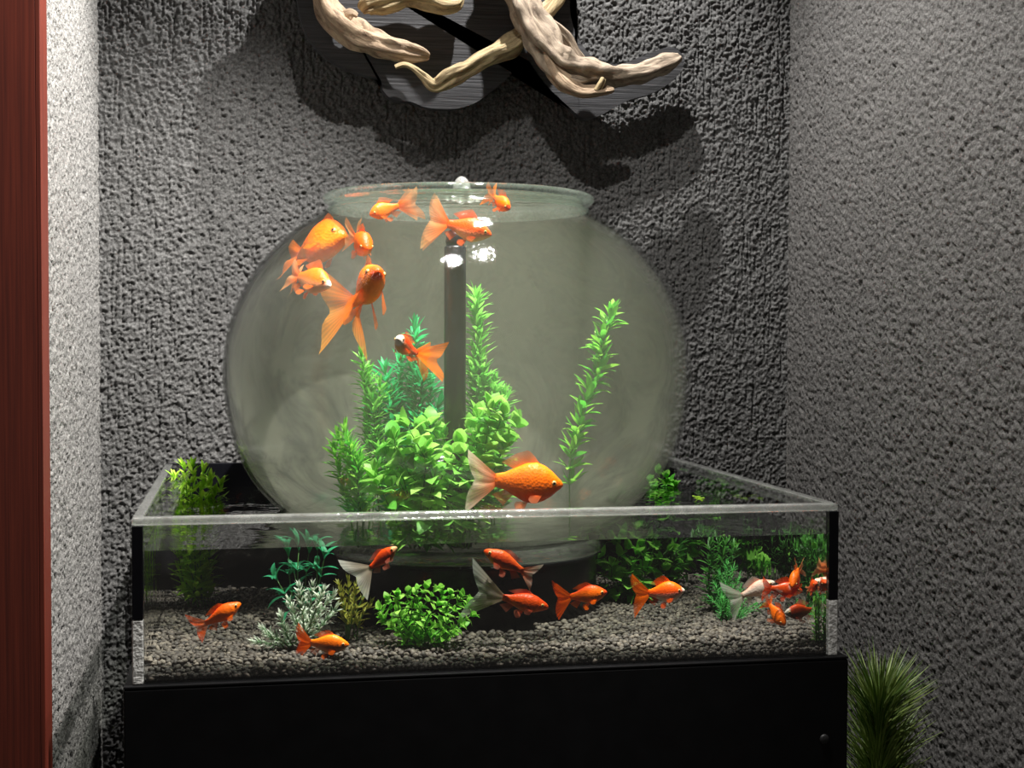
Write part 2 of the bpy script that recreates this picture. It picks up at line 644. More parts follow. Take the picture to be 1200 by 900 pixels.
M = {
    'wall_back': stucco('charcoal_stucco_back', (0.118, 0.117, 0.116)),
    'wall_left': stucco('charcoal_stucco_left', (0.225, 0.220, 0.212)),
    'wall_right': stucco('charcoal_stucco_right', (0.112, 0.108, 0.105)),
    'floor': principled('dark_floor_tile', (0.06, 0.055, 0.05), 0.5, vary=0.3),
    'ceiling': principled('dark_ceiling_paint', (0.25, 0.24, 0.23), 0.9, vary=0.08),
    'mahogany': mahogany('mahogany_wood'),
    'cabinet': principled('black_lacquer', (0.0045, 0.0045, 0.005), 0.42, spec=0.12, vary=0.2),
    'cap': principled('dark_plastic_cap', (0.007, 0.007, 0.008), 0.55, vary=0.1),
    'acrylic': clear('clear_acrylic', (0.985, 0.99, 0.985), base=0.03, edge=0.6, rough=0.02),
    'acrylic_edge': clear('polished_acrylic_edge', (0.86, 0.88, 0.86), base=0.20, edge=0.75, rough=0.10, wavy=0.6, haze=0.42, haze_col=(0.92, 0.93, 0.90), haze_scale=40.0),  # white haze mixed in: light piped through the edges, put into the colour
    'bright_edge': principled('painted_refraction_white', (0.72, 0.72, 0.70), 0.25, spec=0.8, vary=0.35, scale=90, bump=1.0, bscale=160),  # white put into the colour for the gravel refracted in the acrylic
    'black_panel': principled('black_acrylic_panel', (0.004, 0.004, 0.006), 0.3, spec=0.12, vary=0.2),
    'stand': principled('black_acrylic_cylinder', (0.005, 0.005, 0.006), 0.25, spec=0.18, vary=0.2),
    'tank_water': water_surface('tank_water', (0.97, 0.985, 0.965), 0.30, 1.45),
    'tank_front': refracting('tank_water_front', 1.33),
    'bowl_top': water_surface('bowl_water_top', (1, 1, 1), 0.3, sc=30.0),
    'bowl_water': cloudy_water('cloudy_bowl_water', (0.38, 0.395, 0.315), 0.68),
    'bowl_glass': clear('bowl_glass', (0.985, 0.995, 0.985), base=0.025, edge=0.35, rough=0.04, haze=0.003, wavy=0.25, blur=(-0.02, 0.08, 0.5)),
    'rim_glass': clear('bowl_rim_glass', (0.88, 0.93, 0.89), base=0.08, edge=0.6, rough=0.05, haze=0.16, haze_col=(0.36, 0.42, 0.36), wavy=0.3),
    'foot_glass': clear('bowl_foot_glass', (0.92, 0.94, 0.92), base=0.10, edge=0.6, rough=0.06, haze=0.16, haze_col=(0.55, 0.55, 0.50), haze_scale=60.0, wavy=0.6),
    'gravel': gravel_mat('brown_gravel'),
    'board': black_board('black_stained_board'),
    'spacer': principled('black_spacer', (0.01, 0.01, 0.01), 0.5, vary=0.1),
    'drift_a': driftwood_mat('driftwood_tan', (0.46, 0.34, 0.23), (0.08, 0.045, 0.026)),
    'drift_b': driftwood_mat('driftwood_pale', (0.50, 0.39, 0.22), (0.11, 0.07, 0.035)),
    'drift_c': driftwood_mat('driftwood_grey_tan', (0.40, 0.32, 0.24), (0.075, 0.05, 0.035)),
    'tube': principled('black_rubber_tube', (0.006, 0.007, 0.010), 0.3, vary=0.2),
    'skin': fish_skin('goldfish_skin'),
    'fin': fish_fin('goldfish_fin'),
    'iris': principled('fish_iris', (0.75, 0.45, 0.15), 0.2, vary=0.1),
    'pupil': principled('fish_pupil', (0.01, 0.01, 0.012), 0.15, vary=0.1),
    'stem': principled('plant_stem', (0.06, 0.16, 0.03), 0.5, vary=0.2),
    'stem_dark': principled('dark_stem', (0.05, 0.05, 0.02), 0.6, vary=0.2),
    'bark': principled('pine_bark', (0.06, 0.04, 0.025), 0.8, vary=0.3),
    'pot': principled('dark_glazed_pot', (0.03, 0.03, 0.032), 0.35, vary=0.15),
    'soil': principled('potting_soil', (0.03, 0.022, 0.015), 0.95, vary=0.4, bump=0.8),
}
L_ = {
    'yellowgreen': leaf_mat('leaf_yellow_green', (0.28, 0.60, 0.03), (0.62, 0.92, 0.10)),
    'teal': leaf_mat('leaf_teal', (0.02, 0.26, 0.12), (0.07, 0.50, 0.24)),
    'frost': leaf_mat('leaf_frosted', (0.10, 0.24, 0.12), (0.30, 0.44, 0.24), tip=(0.86, 0.92, 0.80)),
    'olive': leaf_mat('leaf_olive', (0.20, 0.20, 0.03), (0.55, 0.55, 0.10)),
    'bright': leaf_mat('leaf_bright_green', (0.12, 0.48, 0.03), (0.46, 0.84, 0.15)),
    'mid': leaf_mat('leaf_mid_green', (0.10, 0.46, 0.04), (0.40, 0.85, 0.14)),
    'dark': leaf_mat('leaf_dark_green', (0.03, 0.16, 0.02), (0.11, 0.36, 0.06)),
    'fine': leaf_mat('leaf_fine_green', (0.06, 0.50, 0.10), (0.28, 0.85, 0.24)),
    'bowl_teal': leaf_mat('leaf_bowl_teal', (0.008, 0.40, 0.13), (0.06, 0.66, 0.22)),
    'bowl_green': leaf_mat('leaf_bowl_green', (0.10, 0.48, 0.05), (0.38, 0.80, 0.16)),
    'bowl_lime': leaf_mat('leaf_bowl_lime', (0.08, 0.46, 0.04), (0.36, 0.74, 0.09)),
    'bowl_round': leaf_mat('leaf_bowl_round', (0.12, 0.46, 0.05), (0.48, 0.84, 0.18)),
    'pine': leaf_mat('pine_needle', (0.07, 0.16, 0.03), (0.36, 0.46, 0.14), trans=0.25),
}

# ------------------------------------------------------------------ the niche: walls, floor, ceiling, trim
STEP = 0.0028


def stucco_height(n, m, step, fine):
    """heights of sprayed stucco with vertical drag marks; axis 0 horizontal, axis 1 vertical"""
    k = 0.0025 / step
    h = 0.0066 * (vnoise(n, m, 1.3 * k, 1.4 * k) - 0.5) + 0.0018 * (vnoise(n, m, 2.6 * k, 3.2 * k) - 0.5) + 0.0006 * (vnoise(n, m, 8 * k, 11 * k) - 0.5)
    h -= 0.0030 * (vnoise(n, m, 1.7 * k, 2.2 * k) > 0.78)
    if fine:
        return h * fine
    g = np.zeros((n, m))
    for _ in range(int(n * m * step * step * 620)):
        i = rng.integers(1, n - 2)
        j = rng.integers(0, m - 4)
        L = int(rng.uniform(0.012, 0.075) / step)
        d = rng.uniform(0.0020, 0.0046)
        g[i:i + 1, j:j + L] = np.maximum(g[i:i + 1, j:j + L], d)
        if rng.random() < 0.4:
            j2 = min(j + L, m - 2)
            g[i + 1:i + 2, j2:j2 + L // 2] = d
    h -= g
    h += 0.0010 * (vnoise(n, m, 1.6 * k, 20 * k) - 0.5)
    return h


def wall(name, origin, ax, nrm, length, z0, z1, mat, fine, STEP, label):
    n = int(length / STEP) + 1
    m = int((z1 - z0) / STEP) + 1
    u = np.linspace(0, length, n)
    v = np.linspace(z0, z1, m)
    h = stucco_height(n, m, STEP, fine)
    G = np.zeros((n, m, 3))
    for k in range(3):
        G[..., k] = origin[k] + ax[k] * u[:, None] + nrm[k] * h
    G[..., 2] += v[None, :]
    me = grid_mesh(name, G)
    o = obj(name, me, mat)
    o.location = (0, 0, Z0)
    return tag(o, label, None, kind='structure')


ZT = 1.9


def upper(name, b, mat, parent):
    mb = MB()
    mb.box(*b)
    o = obj(name, mb.mesh(name, False), mat, parent)
    return o


wb = wall('wall_back', (XL, YW, 0), (1, 0, 0), (0, -1, 0), XR - XL, -0.42, 1.18, M['wall_back'], 0, 0.0022,
          'charcoal stucco wall with vertical drag marks behind the bowl')
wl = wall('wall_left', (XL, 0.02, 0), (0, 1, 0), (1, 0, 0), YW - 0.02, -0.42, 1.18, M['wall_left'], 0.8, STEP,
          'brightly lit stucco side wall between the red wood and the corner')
wr = wall('wall_right', (XR, -0.12, 0), (0, 1, 0), (-1, 0, 0), YW + 0.12, -0.42, 1.18, M['wall_right'], 0.8, STEP,
          'dim charcoal stucco side wall beside the pine plant')
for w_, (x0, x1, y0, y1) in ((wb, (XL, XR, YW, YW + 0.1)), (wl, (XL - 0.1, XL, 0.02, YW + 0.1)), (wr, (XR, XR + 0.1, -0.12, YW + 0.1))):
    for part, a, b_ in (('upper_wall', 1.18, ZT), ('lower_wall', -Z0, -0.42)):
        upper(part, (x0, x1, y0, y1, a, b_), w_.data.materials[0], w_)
fl = MB(); fl.box(-2.5, 3.0, -3.2, YW + 0.1, -0.05, 0.0)
tag(obj('floor', fl.mesh('floor', False), M['floor']), 'dark floor under the cabinet', None, kind='structure')
ce = MB(); ce.box(-2.5, 3.0, -3.2, YW + 0.1, ZT + Z0, ZT + Z0 + 0.05)
tag(obj('ceiling', ce.mesh('ceiling', False), M['ceiling']), 'ceiling above the niche', None, kind='structure')

# mahogany door frame at the left
pe = P(50, 450, 0.0)
tr = bpy.data.objects.new('trim_1', None)
link(tr)
tr.location = (0, 0, 0)
tag(tr, 'red mahogany upright frame beside the bright stucco wall', None, kind='structure')
ex = pe.x
boxobj('face_board', (-0.60, ex - 0.0057, 0.0, 0.06, 0.0, ZT + Z0), M['mahogany'], tr, 0.0004)
boxobj('edge_strip', (ex - 0.0055, ex, 0.0, 0.06, 0.0, ZT + Z0), M['mahogany'], tr, 0.0006)

# ------------------------------------------------------------------ cabinet
cab = thing('aquarium_cabinet', 'black lacquered cabinet carrying the acrylic tank', 'cabinet', (0, 0, -Z0))
boxobj('body', (-0.010, W + 0.012, -0.008, D + 0.012, 0.0, Z0 - 0.004), M['cabinet'], cab, 0.002)
boxobj('top_panel', (-0.010, W + 0.012, -0.008, D + 0.012, Z0 - 0.0035, Z0 - 0.0003), M['cabinet'], cab, 0.0010)
pc = P(966, 866, -0.008)
mb = MB()
mb.lathe([(0.0, 0.003), (0.004, 0.0028), (0.006, 0.0018), (0.0065, 0.0)], 24)
obj('round_cap', mb.mesh('round_cap'), M['cap'], cab, (pc.x, -0.008, pc.z + Z0), (math.pi / 2, 0, 0))

# ------------------------------------------------------------------ acrylic tank
T = 0.013
TF = 0.006
tank = thing('acrylic_tank', 'low clear acrylic tank with black back panel on the cabinet', 'aquarium', (0, 0, 0))
boxobj('front_panel', (T + 0.0005, W - T - 0.0005, 0.0, TF, 0.0, H - 0.0105), M['acrylic'], tank, 0.0)
boxobj('side_panel', (0.0, T, T + 0.0005, D - T, 0.0, H - 0.0065), M['acrylic'], tank, 0.0015)
boxobj('side_panel', (W - T, W, T + 0.0005, D - T, 0.0, H - 0.0065), M['acrylic'], tank, 0.0015)
boxobj('back_panel', (0.0, W, D - T + 0.0005, D, 0.0, H), M['black_panel'], tank, 0.001)
boxobj('base_panel', (T + 0.0005, W - T - 0.0005, TF + 0.0005, D - T, 0.0, 0.001), M['black_panel'], tank)
bevel(boxobj('front_rim', (0.0, W, -0.0005, T + 0.004, H - 0.010, H), M['acrylic_edge'], tank), 0.0042, 4)
boxobj('side_rim', (0.0, T, T + 0.0045, D - T, H - 0.006, H), M['acrylic_edge'], tank, 0.0018)
boxobj('side_rim', (W - T, W, T + 0.0045, D - T, H - 0.006, H), M['acrylic_edge'], tank, 0.0018)
boxobj('side_flange', (T + 0.0005, T + 0.034, T + 0.005, D - T, H - 0.008, H - 0.001), M['acrylic'], tank, 0.0015)
boxobj('side_flange', (W - T - 0.030, W - T - 0.0005, T + 0.005, D - T, H - 0.008, H - 0.001), M['acrylic'], tank, 0.0015)
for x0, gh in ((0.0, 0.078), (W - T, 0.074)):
    post = boxobj('corner_post', (x0, x0 + T, 0.0, T, gh, H - 0.0105), M['black_panel'], tank, 0.001)  # painted black for the dark back refracted in the acrylic edge
    boxobj('refraction_block', (x0, x0 + T, 0.0, T, 0.0, gh - 0.0005), M['bright_edge'], tank, 0.0012)  # added pale block, painted for the gravel refracted in the acrylic edge

# ------------------------------------------------------------------ gravel
SR = 0.188   # stand radius


def gravel_z(x, y):
    z = 0.014 + 0.006 * (mnoise.noise((x * 7, y * 7, 3.1)) + 0.3)
    f = min(1.0, max(0.0, (y - 0.008) / 0.05))
    z = 0.0065 + (z - 0.0065) * f * f * (3 - 2 * f)
    d = math.hypot(x - BX, y - BY) - SR
    z += 0.010 * math.exp(-(d / 0.05) ** 2) * (1 if x > 0.52 else 0.3)
    z += 0.014 * max(0, (x - 0.62)) * (y / D)
    return z


def rock_mesh(sub):
    import bmesh
    bm = bmesh.new()
    bmesh.ops.create_icosphere(bm, subdivisions=sub, radius=1.0)
    V = np.array([v.co[:] for v in bm.verts])
    F = [tuple(v.index for v in f.verts) for f in bm.faces]
    bm.free()
    return V, np.array(F)


def build_gravel():
    V2, F2 = rock_mesh(2)
    V1, F1 = rock_mesh(1)
    allV, allF = [], []
    base = 0
    x0, x1, y0, y1 = T + 0.004, W - T - 0.004, TF + 0.0042, D - T - 0.004
    s = 0.0072
    pts = []
    ny = int((y1 - y0) / (s * 0.86))
    for j in range(ny + 1):
        y = y0 + (y1 - y0) * j / ny
        nx = int((x1 - x0) / s)
        for i in range(nx + 1):
            x = x0 + (x1 - x0) * (i + (0.5 if j % 2 else 0)) / nx
            if math.hypot(x - BX, y - BY) < SR + 0.004:
                continue
            pts.append((x, y))
    rows = [(x, y, None) for x, y in pts]
    for zz in (0.0042, 0.0068):
        rows += [(x0 + (x1 - x0) * (i + 0.5) / 130, y0 - 0.0005, zz) for i in range(130)]
    for (x, y, zz) in rows:
        front = y < 0.26
        V, F = (V2, F2) if front else (V1, F1)
        if front:
            V = V2
        r = s * rng.uniform(0.40, 0.66)
        sc = np.array([r * rng.uniform(0.85, 1.3), r * rng.uniform(0.75, 1.1), r * rng.uniform(0.6, 0.9)])
        e = Euler((rng.uniform(-0.6, 0.6), rng.uniform(-0.6, 0.6), rng.uniform(0, 6.28))).to_matrix()
        bump = 1 + 0.13 * np.sin(V @ rng.uniform(-3, 3, 3) + rng.uniform(0, 6)) + 0.08 * np.sin(V @ rng.uniform(-5, 5, 3))
        Q = (V * bump[:, None] * sc) @ np.array(e).T
        px = min(max(x + rng.uniform(-0.0025, 0.0025), x0), x1)
        py = min(max(y + rng.uniform(-0.0025, 0.0025), y0), y1)
        Q += np.array([px, py, gravel_z(px, py) + rng.uniform(-0.002, 0.003) if zz is None else zz])
        allV.append(Q)
        allF.append(F + base)
        base += len(Q)
    # bed under the grains
    n, m = 60, 50
    gx = np.linspace(x0 - 0.003, x1 + 0.003, n)
    gy = np.linspace(y0 - 0.003, y1 + 0.003, m)
    bed = np.array([[(a, b, gravel_z(a, b) - 0.003) for b in gy] for a in gx]).reshape(-1, 3)
    idx = np.arange(n * m).reshape(n, m)
    q = np.stack([idx[:-1, :-1], idx[1:, :-1], idx[1:, 1:], idx[:-1, 1:]], -1).reshape(-1, 4)
    tri = np.concatenate([q[:, [0, 1, 2]], q[:, [0, 2, 3]]]) + base
    allV.append(bed)
    allF.append(tri)
    V = np.concatenate(allV).astype(np.float32)
    F = np.concatenate(allF).astype(np.int32)
    me = bpy.data.meshes.new('gravel')
    me.vertices.add(len(V)); me.vertices.foreach_set('co', V.ravel())
    me.loops.add(F.size); me.loops.foreach_set('vertex_index', F.ravel())
    me.polygons.add(len(F))
    me.polygons.foreach_set('loop_start', np.arange(0, F.size, 3, dtype=np.int32))
    me.polygons.foreach_set('use_smooth', np.ones(len(F), dtype=bool))
    me.update(calc_edges=True)
    return me


gv = obj('gravel', build_gravel(), M['gravel'], None, (0, 0, Z0))
tag(gv, 'brown pebble gravel covering the tank bottom', 'gravel', kind='stuff')

# ------------------------------------------------------------------ tank water
mb = MB()
mb.box(T + 0.0008, W - T - 0.0008, TF + 0.0008, D - T - 0.0008, 0.0015, 0.160)
tw = obj('tank_water', mb.mesh('tank_water', False), M['tank_water'], None, (0, 0, Z0))
tw.data.materials.append(M['tank_front'])
tw.data.polygons[2].material_index = 1
tag(tw, 'clear shallow water filling the acrylic tank', 'water')

# ------------------------------------------------------------------ bowl stand
st = thing('bowl_stand', 'black round stand under the glass bowl inside the tank', 'stand', (BX, BY, 0.0015))
mb = MB()
mb.lathe([(0.0, 0.0), (SR, 0.0), (SR, 0.1012)], 96)
obj('drum', mb.mesh('drum'), M['stand'], st)
mb = MB()
mb.lathe([(SR, 0.1015), (SR + 0.002, 0.1025), (SR + 0.002, 0.1045), (SR, 0.1062), (0.0, 0.1062)], 96)
obj('top_plate', mb.mesh('top_plate'), M['stand'], st)

# ------------------------------------------------------------------ glass bowl
OUT = [(0.0, 0.121), (0.10, 0.122), (0.17, 0.125), (0.214, 0.134), (0.247, 0.150), (0.272, 0.168), (0.306, 0.206), (0.330, 0.255),
       (0.344, 0.315), (0.348, 0.373), (0.340, 0.431), (0.315, 0.493), (0.281, 0.540), (0.243, 0.576), (0.209, 0.597), (0.196, 0.6055)]


def smooth_profile(p, n):
    p = [Vector((a, b, 0)) for a, b in p]
    out = []
    for i in range(len(p) - 1):
        p0, p1, p2, p3 = p[max(i - 1, 0)], p[i], p[i + 1], p[min(i + 2, len(p) - 1)]
        for k in range(n):
            t = k / n
            q = 0.5 * ((2 * p1) + (p2 - p0) * t + (2 * p0 - 5 * p1 + 4 * p2 - p3) * t * t + (3 * p1 - p0 - 3 * p2 + p3) * t ** 3)
            out.append((max(q.x, 0.0), q.y))
    out.append((p[-1].x, p[-1].y))
    return out


PROF = smooth_profile(OUT, 4)
GT = 0.006


def inset(prof, d):
    res = []
    for i, (r, z) in enumerate(prof):
        a = prof[max(i - 1, 0)]; b = prof[min(i + 1, len(prof) - 1)]
        t = Vector((b[0] - a[0], b[1] - a[1])).normalized()
        n = Vector((-t.y, t.x))
        res.append((max(r + n.x * d, 0.0), z + n.y * d))
    return res


bowl = thing('fish_bowl', 'large round glass bowl with flared rim standing in the tank', 'fish bowl', (BX, BY, 0))
mb = MB()
mb.lathe(PROF, 128)
mb.lathe(inset(PROF, GT)[::-1], 128)
obj('bowl_wall', mb.mesh('bowl_wall'), M['bowl_glass'], bowl)
mb = MB()
mb.lathe([(0.150, 0.1085), (0.190, 0.1085), (0.196, 0.112), (0.194, 0.120), (0.186, 0.1275), (0.165, 0.1235), (0.150, 0.1225)], 128, closed=True)
obj('foot', mb.mesh('foot'), M['foot_glass'], bowl)
mb = MB()
rim = [(0.1965, 0.606), (0.1935, 0.610), (0.195, 0.6145), (0.200, 0.6175), (0.203, 0.621), (0.202, 0.626), (0.197, 0.629), (0.191, 0.628), (0.187, 0.623), (0.186, 0.614), (0.190, 0.606)]
mb.lathe(rim, 128, closed=True)
obj('rim', mb.mesh('rim'), M['rim_glass'], bowl)

# cloudy water in the bowl
WP = [(r, z) for r, z in inset(PROF, GT + 0.0005)]
mb = MB()
mb.lathe(WP + [(0.1885, 0.608), (0.1855, 0.612), (0.1850, 0.620)], 128)
mb.lathe([(0.1850, 0.620), (0.0, 0.620)], 128)
me = mb.mesh('bowl_water')
import bmesh
bm = bmesh.new(); bm.from_mesh(me)
bmesh.ops.remove_doubles(bm, verts=bm.verts, dist=1e-6)
bmesh.ops.recalc_face_normals(bm, faces=bm.faces)
bm.to_mesh(me); bm.free()
me.materials.append(M['bowl_water'])
bw = obj('bowl_water', me, None, None, (BX, BY, Z0))
tag(bw, 'cloudy grey green water filling the round glass bowl', 'water')
mb = MB()
mb.lathe([(0.1850, 0.6210), (0.12, 0.6215), (0.05, 0.6230), (0.0, 0.6235)], 96)
obj('water_skin', mb.mesh('water_skin'), M['bowl_top'], bw)


def bowl_r(z):
    for (r0, z0), (r1, z1) in zip(WP, WP[1:]):
        if z0 <= z <= z1 and z1 > z0:
            return r0 + (r1 - r0) * (z - z0) / (z1 - z0)
    return 0.185 if 0.60 < z < 0.62 else 0.0


def in_bowl(px, py, depth):
    """a point `depth` metres behind the inner face of the bowl along the line of sight"""
    d = _f * F_PX + _r * (px - 600.0) - _u * (py - 450.0)
    d = d / np.linalg.norm(d)
    for k in range(2000):
        q = CAM + d * (1.5 + k * 0.001)
        z = q[2] - Z0
        if math.hypot(q[0] - BX, q[1] - BY) < bowl_r(z):
            q = q + d * depth
            return Vector((q[0], q[1], q[2] - Z0))
    q = CAM + d * 2.0
    return P(px, py, BY)


# ------------------------------------------------------------------ bubbler tube in the bowl
tb = P(533, 480, BY - 0.12)
tube = thing('bubbler_tube', 'black upright bubbler tube standing among the bowl plants', 'tube', (tb.x, BY - 0.12, 0.129))
mb = MB()
mb.lathe([(0.0, 0.0), (0.0155, 0.0), (0.0155, 0.415), (0.0135, 0.418), (0.0, 0.418)], 32)
obj('pipe', mb.mesh('pipe'), M['tube'], tube)
mb = MB()
mb.lathe([(0.0, 0.4185), (0.0125, 0.4185), (0.0135, 0.424), (0.0125, 0.432), (0.009, 0.440), (0.0, 0.441)], 32)
obj('nozzle', mb.mesh('nozzle'), M['tube'], tube)

# ------------------------------------------------------------------ driftwood sign
sign = thing('driftwood_sign', 'black cut-out board sign with driftwood branches on the back wall', 'wall sign', tuple(P(560, 60, YW)))
SO = Vector((sign.location.x, sign.location.y, sign.location.z - Z0))
YB = 0.772            # front face of the board
TB = 0.022
outline = [(352, -70), (345, -30), (349, 5), (356, 34), (374, 60), (400, 78), (428, 88), (445, 92), (449, 106), (462, 118), (481, 119),
           (500, 126), (530, 128), (556, 121), (576, 107), (592, 94), (606, 79), (618, 70), (628, 84), (643, 103), (662, 121), (684, 139),
           (702, 136), (735, 118), (765, 109), (790, 93), (802, 73), (797, 61), (783, 55), (752, 66), (726, 75), (702, 71), (688, 60),
           (676, 42), (668, 10), (672, -40), (676, -70)]
pts2 = [P(x, y, YB) - SO for x, y in outline]
cl = []
n_ = len(pts2)
for i in range(n_ - 1):
    p0, p1, p2, p3 = pts2[max(i - 1, 0)], pts2[i], pts2[i + 1], pts2[min(i + 2, n_ - 1)]
    for k in range(4):
        t = k / 4
        cl.append(0.5 * ((2 * p1) + (p2 - p0) * t + (2 * p0 - 5 * p1 + 4 * p2 - p3) * t * t + (3 * p1 - p0 - 3 * p2 + p3) * t ** 3))
cl.append(pts2[-1])
bm = bmesh.new()
fv = [bm.verts.new(p) for p in cl]
bv = [bm.verts.new(p + Vector((0, TB, 0))) for p in cl]
bm.faces.new(fv)
bm.faces.new(bv[::-1])
for i in range(len(cl)):
    j = (i + 1) % len(cl)
    bm.faces.new((fv[j], fv[i], bv[i], bv[j]))
bmesh.ops.triangulate(bm, faces=[f for f in bm.faces if len(f.verts) > 4])
bmesh.ops.recalc_face_normals(bm, faces=bm.faces)
me = bpy.data.meshes.new('board')
bm.to_mesh(me); bm.free()
bo = obj('board', me, M['board'], sign)
bevel(bo, 0.0025)
for (x, y) in ((400, 40), (540, 90), (700, 105), (560, -20)):
    p = P(x, y, YB + TB) - SO
    mb = MB()
    mb.tube([p, (p.x, YW - SO.y + 0.002, p.z)], 0.010, 12)
    obj('spacer', mb.mesh('spacer'), M['spacer'], sign)


def branch(name, path, mat, seed, knob=0.21, flat=1.0, n=26):
    """driftwood: path of (px, py, distance in front of the wall, radius in px)"""
    pts = []
    for (x, y, dy, r) in path:
        q = P(x, y, YW - dy) - SO
        pts.append((q.x, q.y, q.z, r / 640.0))
    pts = [Vector(p[:3]).to_4d() * 1.0 for p in pts], [p[3] for p in pts]
    Pp = [Vector(p[:3]) for p in pts[0]]
    R_ = pts[1]
    line, rad = [], []
    for i in range(len(Pp) - 1):
        p0, p1, p2, p3 = Pp[max(i - 1, 0)], Pp[i], Pp[i + 1], Pp[min(i + 2, len(Pp) - 1)]
        for k in range(9):
            t = k / 9
            line.append(0.5 * ((2 * p1) + (p2 - p0) * t + (2 * p0 - 5 * p1 + 4 * p2 - p3) * t * t + (3 * p1 - p0 - 3 * p2 + p3) * t ** 3))
            rad.append(R_[i] + (R_[i + 1] - R_[i]) * t)
    line.append(Pp[-1]); rad.append(R_[-1])
    V, F, UV = [], [], []
    t = (line[1] - line[0]).normalized()
    nrm = t.orthogonal().normalized()
    L = 0
    for i, p in enumerate(line):
        a = line[max(i - 1, 0)]; b = line[min(i + 1, len(line) - 1)]
        t2 = (b - a).normalized()
        nrm = (nrm - t2 * nrm.dot(t2)).normalized()
        bi = t2.cross(nrm)
        if i:
            L += (p - line[i - 1]).length
        for k in range(n):
            an = 2 * math.pi * k / n
            tw = L * 14 + seed
            g = 1 + knob * math.sin(2 * an + tw) + knob * 0.8 * math.sin(3 * an - tw * 1.3 + seed) + 0.5 * knob * math.sin(7 * an + tw * 2.1)
            g += 1.1 * knob * mnoise.noise((L * 38 + seed, math.cos(an) * 1.3, math.sin(an) * 1.3))
            g += 0.8 * knob * mnoise.noise((L * 22 + seed * 2, math.cos(an + tw * .4) * 3.2, math.sin(an + tw * .4) * 3.2))
            g -= 1.3 * knob * max(0.0, math.cos(an * 2 + tw * 0.8) - 0.72) / 0.28
            V.append(p + (nrm * math.cos(an) + bi * math.sin(an) * flat) * rad[i] * g)
            UV.append((k / n, L * 6))
    for i in range(len(line) - 1):
        for k in range(n):
            k2 = (k + 1) % n
            F.append((i * n + k, i * n + k2, (i + 1) * n + k2, (i + 1) * n + k))
    F.append(tuple(range(n))[::-1])
    F.append(tuple((len(line) - 1) * n + k for k in range(n)))
    return obj(name, mesh_from(name, V, F, True, UV), mat, sign)


br = branch('driftwood_branch', [(372, -75, .085, 16), (374, -40, .09, 15), (378, -5, .092, 13), (392, 22, .094, 17), (418, 42, .095, 17), (448, 54, .095, 14),
            (478, 62, .094, 10), (494, 65, .093, 7), (503, 67, .092, 3)], M['drift_a'], 1.0)
branch('knot', [(402, 22, .100, 6), (410, 17, .104, 6), (418, 20, .103, 4)], M['drift_a'], 8.0)
branch('driftwood_branch', [(424, 14, .082, 4), (431, 8, .085, 9), (452, 3, .088, 9), (478, -3, .088, 8), (505, 2, .088, 9), (522, 6, .088, 11), (534, 4, .087, 9), (540, -6, .085, 5)],
       M['drift_b'], 2.3)
branch('driftwood_branch', [(463, 79, .108, 2.5), (473, 76, .11, 3), (484, 80, .112, 3.2), (496, 90, .11, 4.5), (508, 100, .106, 8), (524, 92, .104, 10), (550, 79, .10, 9), (580, 62, .097, 10),
            (601, 52, .095, 12), (616, 38, .09, 9), (632, 22, .085, 10), (645, 8, .084, 9), (655, -10, .084, 9), (668, -60, .084, 9)], M['drift_b'], 3.7, 0.18)
branch('driftwood_branch', [(585, -75, .105, 18), (598, -40, .108, 17), (608, -10, .112, 15), (620, 22, .116, 17), (638, 50, .118, 19), (655, 72, .116, 20), (682, 82, .112, 17), (716, 88, .108, 12),
            (750, 85, .102, 10), (778, 76, .096, 9), (792, 70, .093, 6), (797, 66, .092, 3)], M['drift_c'], 5.1, 0.26)
branch('side_branch', [(638, 62, .125, 7), (650, 84, .128, 9), (663, 98, .13, 10), (680, 107, .13, 8), (698, 107, .128, 7), (712, 106, .126, 5), (719, 105, .125, 2.5)], M['drift_a'], 6.4, 0.14)
branch('side_branch', [(640, 22, .108, 5), (662, 42, .108, 7), (676, 66, .106, 7), (690, 80, .104, 5)], M['drift_c'], 9.3, 0.14)
branch('knot', [(699, 106, .132, 5), (704, 98, .136, 4.2), (707, 92, .136, 3.5)], M['drift_b'], 7.7)

# ------------------------------------------------------------------ goldfish
TT = [0, .03, .08, .16, .27, .40, .55, .70, .85, 1.0]
TOP = [.012, .055, .095, .150, .215, .255, .240, .180, .115, .085]
BOT = [-.022, -.055, -.090, -.145, -.205, -.245, -.235, -.170, -.100, -.070]
HWD = [.012, .050, .080, .115, .140, .150, .135, .095, .055, .028]

ORANGE = (1.0, 0.165, 0.002)
DEEP = (0.90, 0.085, 0.003)
RED = (0.76, 0.060, 0.008)
GOLD = (1.0, 0.25, 0.005)
WHITE = (0.92, 0.80, 0.68)
PALE = (0.95, 0.48, 0.22)


def fin_mesh(name, base, tips, ripple, c0, c1, a0, a1, bendf, nv=7, power=1.0):
    """fin between a base line and a tip line (unit body length); colours and opacity run base to tip"""
    nu = len(base)
    V, F, UV, COL = [], [], [], []
    for i in range(nu):
        b = Vector(base[i]); t = Vector(tips[i])
        for j in range(nv):
            v = j / (nv - 1)
            p = b.lerp(t, v)
            w = ripple * v * math.sin(i * 1.1 + v * 2.5)
            p.y += w
            p = Vector(bendf(p))
            V.append(p)
            UV.append((i / (nu - 1), v))
            k = v ** power
            COL.append([c0[q] + (c1[q] - c0[q]) * k for q in range(3)] + [a0 + (a1 - a0) * k])
    for i in range(nu - 1):
        for j in range(nv - 1):
            F.append((i * nv + j, (i + 1) * nv + j, (i + 1) * nv + j + 1, i * nv + j + 1))
    return mesh_from(name, V, F, True, UV, COL)


